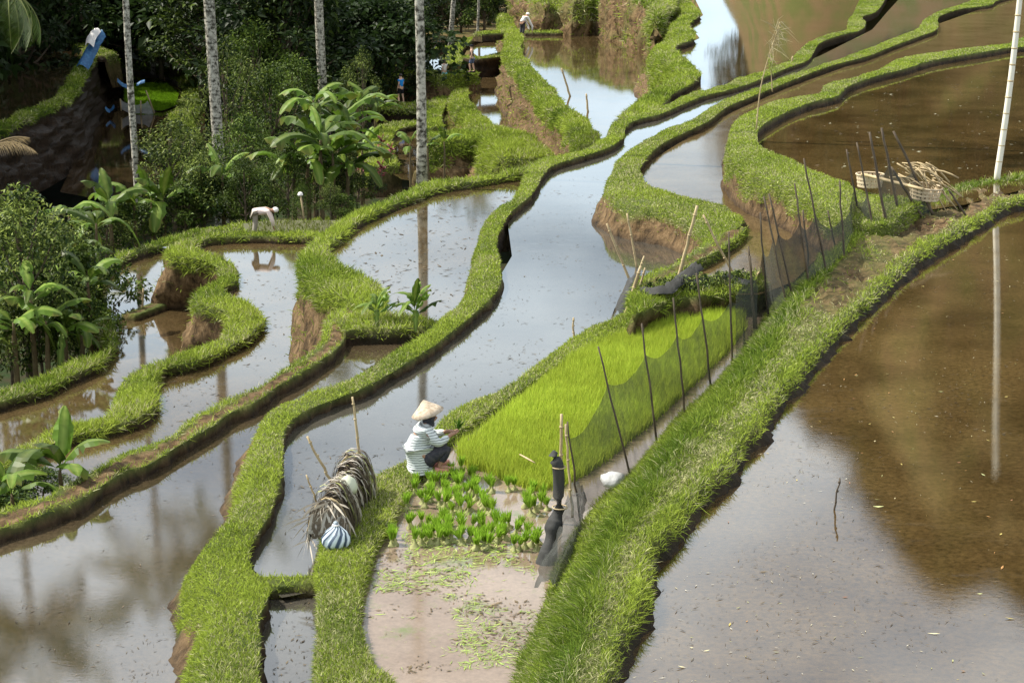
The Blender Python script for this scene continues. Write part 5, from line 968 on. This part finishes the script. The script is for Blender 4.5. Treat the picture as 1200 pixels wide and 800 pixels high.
for i, (x, y, z, lb, n_, sc) in enumerate([(441, 376, -.2, 'small leafy plant on the grassy nose of the blue paddy bund', 9, .30), (486, 377, -.2, 'small bright leafy plant on the low cross bund', 12, .34)]):
    p = at(x, y, z); t = thing('leafy_plant', lb, 'plant', p); MB().tube([(0, 0, -.1), (0, 0, .2)], [.02, .015], 6).build('stem', M['stem'], t)
    for k in range(n_):
        l = link('leaf', BL[(k * 2) % 5], None, t); l.scale = (sc, sc * 1.2, sc); l.location = (0, 0, .1 + .02 * k); l.rotation_euler = (0, -.2 - .07 * k, k * 2.4)
for i, (x, y) in enumerate([(758, 345), (778, 340), (800, 338), (822, 335), (845, 333), (868, 331)]):
    tree_px('hedge', x, y + 12, .45, y - 14, ['hedge plant at the stake bundle corner of the nursery', 'hedge plant next to the corner plant of the nursery', 'hedge plant below the thick pale stake', 'hedge plant in the middle of the nursery head', 'hedge plant behind the tall net stakes', 'hedge plant nearest the fence bank'][i], 1.1, group='hedge plants at the nursery head', name='hedge_plant', cat='hedge plant')
litter_later = '290,264 320,259 398,259 392,279 292,279'
p = at(357, 258, -2.3); t = thing('capped_post', 'thin post with a white cap on top among banana stems', 'post', p); s = ppm(p); q = atY(352, 228, p[1]) - p
MB().tube([np.array([0, 0, -.2]), q * .5, q], .03, 6).build('post', M['bamboo'], t); mb = MB(); lathe(mb, [(.085, -.02), (.08, .03), (.05, .07), (.001, .085)], q, 14); mb.build('cap', M['white_cloth'], t)
pt = [at(96, 84, -3.6), at(101, 72, -3.5), atY(106, 60, 96), atY(112, 48, 97), atY(117, 42, 97)]
Yb = at(100, 75, -3.6)[1]; pt = [atY(95, 84, Yb - 1.5), atY(100, 74, Yb - .8), atY(106, 62, Yb), atY(113, 50, Yb + .6), atY(118, 43, Yb + 1)]
cloth('blue_tarpaulin', 'crumpled blue tarpaulin draped along the top of the dark bank', 'tarpaulin', 'tarp', pt, .95, 11, .45)
pt = [atY(104, 56, Yb - .5), atY(108, 44, Yb), atY(113, 38, Yb + .5)]; cloth('white_rag', 'white rag hung over the upper end of the blue tarpaulin', 'rag', 'white_cloth', pt, .7, 12, .3)
for i, (pp, lb) in enumerate([([(124, 128), (129, 132), (134, 127)], 'small blue tarpaulin scrap at the foot of the dark bank'), ([(138, 96), (144, 101), (150, 104)], 'dark blue tarpaulin scrap at the bank end'), ([(160, 101), (166, 98), (170, 97)], 'blue tarpaulin scrap behind the slender white trunk')]):
    cloth('tarpaulin_scrap', lb, 'tarpaulin', 'tarp', [atY(x, y, at(x, 135, -6.9)[1]) for x, y in pp], .4, 20 + i, .2)
Yn = at(160, 134, -7)[1]; t = thing('pale_net_screen', 'pale net screen strung on sticks below the far green nursery', 'net', at(160, 134, -7)); o = np.array(t.location)
net_panel('net', [atY(x, y, Yn) - o for x, y in ((142, 117), (152, 121), (165, 122), (173, 118), (181, 129))], [atY(x, y, Yn) - o for x, y in ((142, 128), (152, 133), (165, 133), (174, 134), (182, 133))], 'net_pale', t, 6, .1)
for x, y, x1, y1 in ((142, 130, 141, 116), (181, 133, 171, 106), (165, 134, 165, 118)): a0, a1 = atY(x, y, Yn) - o, atY(x1, y1, Yn) - o; MB().tube([a0, a1], .05, 6).build('stick', M['bamboo'], t)
for i, (x, y, Y, n_, lb, dr) in enumerate([(10, -14, 60, 7, 'drooping green palm fronds hanging into the top corner', 1), (-12, 172, 40, 2, 'dry straw coloured palm frond reaching in over the dark bank', 0)]):
    p = atY(x, y, Y); t = thing('palm_frond_cluster' if 0 else 'hanging_palm', lb, 'palm fronds', p)
    for k in range(n_):
        f = link('frond', FRS[1 + k % 2] if dr else FRS[k % 2].copy(), None, t); sc = .6 if dr else .30; f.scale = (sc, sc, sc); f.rotation_euler = (0, .5 + .12 * k if dr else -.1 + .1 * k, (-1.9 + .55 * k) if dr else (-.45 + .5 * k))
        if not dr:
            a_ = f.data.attributes['Col']; nv = len(f.data.vertices); a_.data.foreach_set('color', np.tile(np.array([.30, .22, .11, 1], np.float32), nv))

# ------------------------------------------------------------------ what floats on the water
def litter(name, poly, z, n, sizes, cols, seed=0, asp=.35, cluster=0.0, keep=None):
    P = fill(poly, z + .006, 1); Q = pts(poly, z)[:, :2]; lo, hi = Q.min(0), Q.max(0); o = []
    while sum(map(len, o)) < n:
        X = rng.uniform(lo[0], hi[0], n * 4); Y = rng.uniform(lo[1], hi[1], n * 4); k = inpoly(X, Y, Q); p = np.stack([X, Y, np.full(len(X), z + .006)], 1)
        dens = np.clip((lo[1] / np.maximum(Y, 1)) ** 1.5, 0, 1); k &= rng.random(len(X)) < dens
        if cluster: k &= rng.random(len(X)) < np.clip(.5 + cluster * fnoise(p, 1.1, seed + 3), .02, 1)
        o.append(p[k])
    P = np.concatenate(o)[:n]; a = rng.random(n) * PI * 2; L = rng.uniform(*sizes, n) * rng.choice([.6, 1, 1, 1.7], n); d = np.stack([np.cos(a), np.sin(a), 0 * a], 1); s = np.stack([-d[:, 1], d[:, 0], 0 * a], 1) * (L * asp * rng.uniform(.4, 1.2, n))[:, None]; d = d * L[:, None]; up = np.array([0, 0, 1]) * (L * rng.uniform(0, .25, n))[:, None]
    V = np.stack([P - d, P + s + up * .3, P + d * .9 + up, P - s], 1).reshape(-1, 3); b = np.arange(n)[:, None] * 4; cols = np.array(cols); c = cols[rng.integers(0, len(cols), n)] * rng.uniform(.7, 1.2, (n, 1))
    return stuff(mesh_np(name, V, [np.concatenate([b + [0, 1, 2], b + [0, 2, 3]])], M['litter'], col=np.repeat(c, 4, 0)))
DK = [(.05, .035, .02), (.09, .065, .035), (.12, .09, .05), (.03, .025, .015)]
PD = '740,790 770,690 830,600 900,520 970,430 1060,330 1180,262 1260,250 1260,860 740,860'
litter('floating_debris', PD, ZD, 110, (.015, .04), [(.42, .34, .1), (.38, .2, .07), (.26, .12, .06), (.36, .38, .17), (.5, .44, .25)], 1)
litter('floating_debris', PD, ZD, 2400, (.008, .032), DK, 2, .13, 6.0)
litter('floating_debris', PD, ZD, 500, (.010, .022), [(.4, .36, .24), (.3, .3, .12), (.5, .46, .36)], 21, .2, 4.0)
PM = '330,640 345,520 520,420 600,330 600,270 650,215 715,200 725,300 730,360 690,390 600,455 480,550 400,600'
litter('rice_stubble', PM, ZP, 1000, (.02, .045), DK, 3, .14, 2.0)
litter('rice_stubble', '10,660 120,590 260,510 320,490 290,580 240,660 225,740 190,800 20,800', ZP1, 800, (.012, .03), DK, 4, .14, 2.0)
litter('rice_stubble', '400,295 500,240 600,215 570,300 520,370 470,372 450,340', ZA, 420, (.03, .08), DK, 5, .25, 1.0)
litter('rice_stubble', '245,290 360,290 345,420 300,460 180,510 100,560 180,500 195,440 295,400', ZN, 300, (.02, .06), DK, 6, .3, .8)
litter('rice_stubble', '900,160 1000,110 1200,70 1200,200 1130,220 1040,225 960,200', ZC, 420, (.02, .06), DK + [(.5, .5, .35)], 7, .3, .6)
litter('rice_stubble', '316,700 366,700 366,800 316,800', ZP - .06, 120, (.015, .03), DK, 8, .25)
PV = '440,650 470,640 540,648 628,655 628,690 620,780 470,790 432,720'
litter('drowned_weed', PV, ZS, 1700, (.02, .055), [(.26, .36, .06), (.34, .40, .12), (.2, .30, .05)], 9, .1, 5.0)
litter('drowned_weed', '470,622 540,630 615,640 575,690 520,705 480,690', ZS + .003, 1000, (.02, .05), [(.28, .40, .05), (.22, .34, .04), (.36, .42, .12)], 11, .1, 3.0)
litter('mud_crumbs', PV, ZS, 900, (.012, .035), [(.12, .09, .05), (.18, .13, .08), (.08, .06, .03)], 10, .4, 4.0)
litter('rice_stubble', litter_later, -2.2, 800, (.02, .06), [(.14, .14, .05), (.2, .19, .09), (.07, .06, .03)], 15, .2, 1.0)
P = fill(litter_later, -2.2, 90); n = len(P)
blades('grass', P, unit(np.array([0, 0, 1]) + rng.normal(0, .4, (n, 3))), rng.uniform(.08, .2, n), np.full(n, .025), np.array([.16, .19, .04]) * rng.uniform(.5, 1.2, (n, 1)), M['blade'], .4)
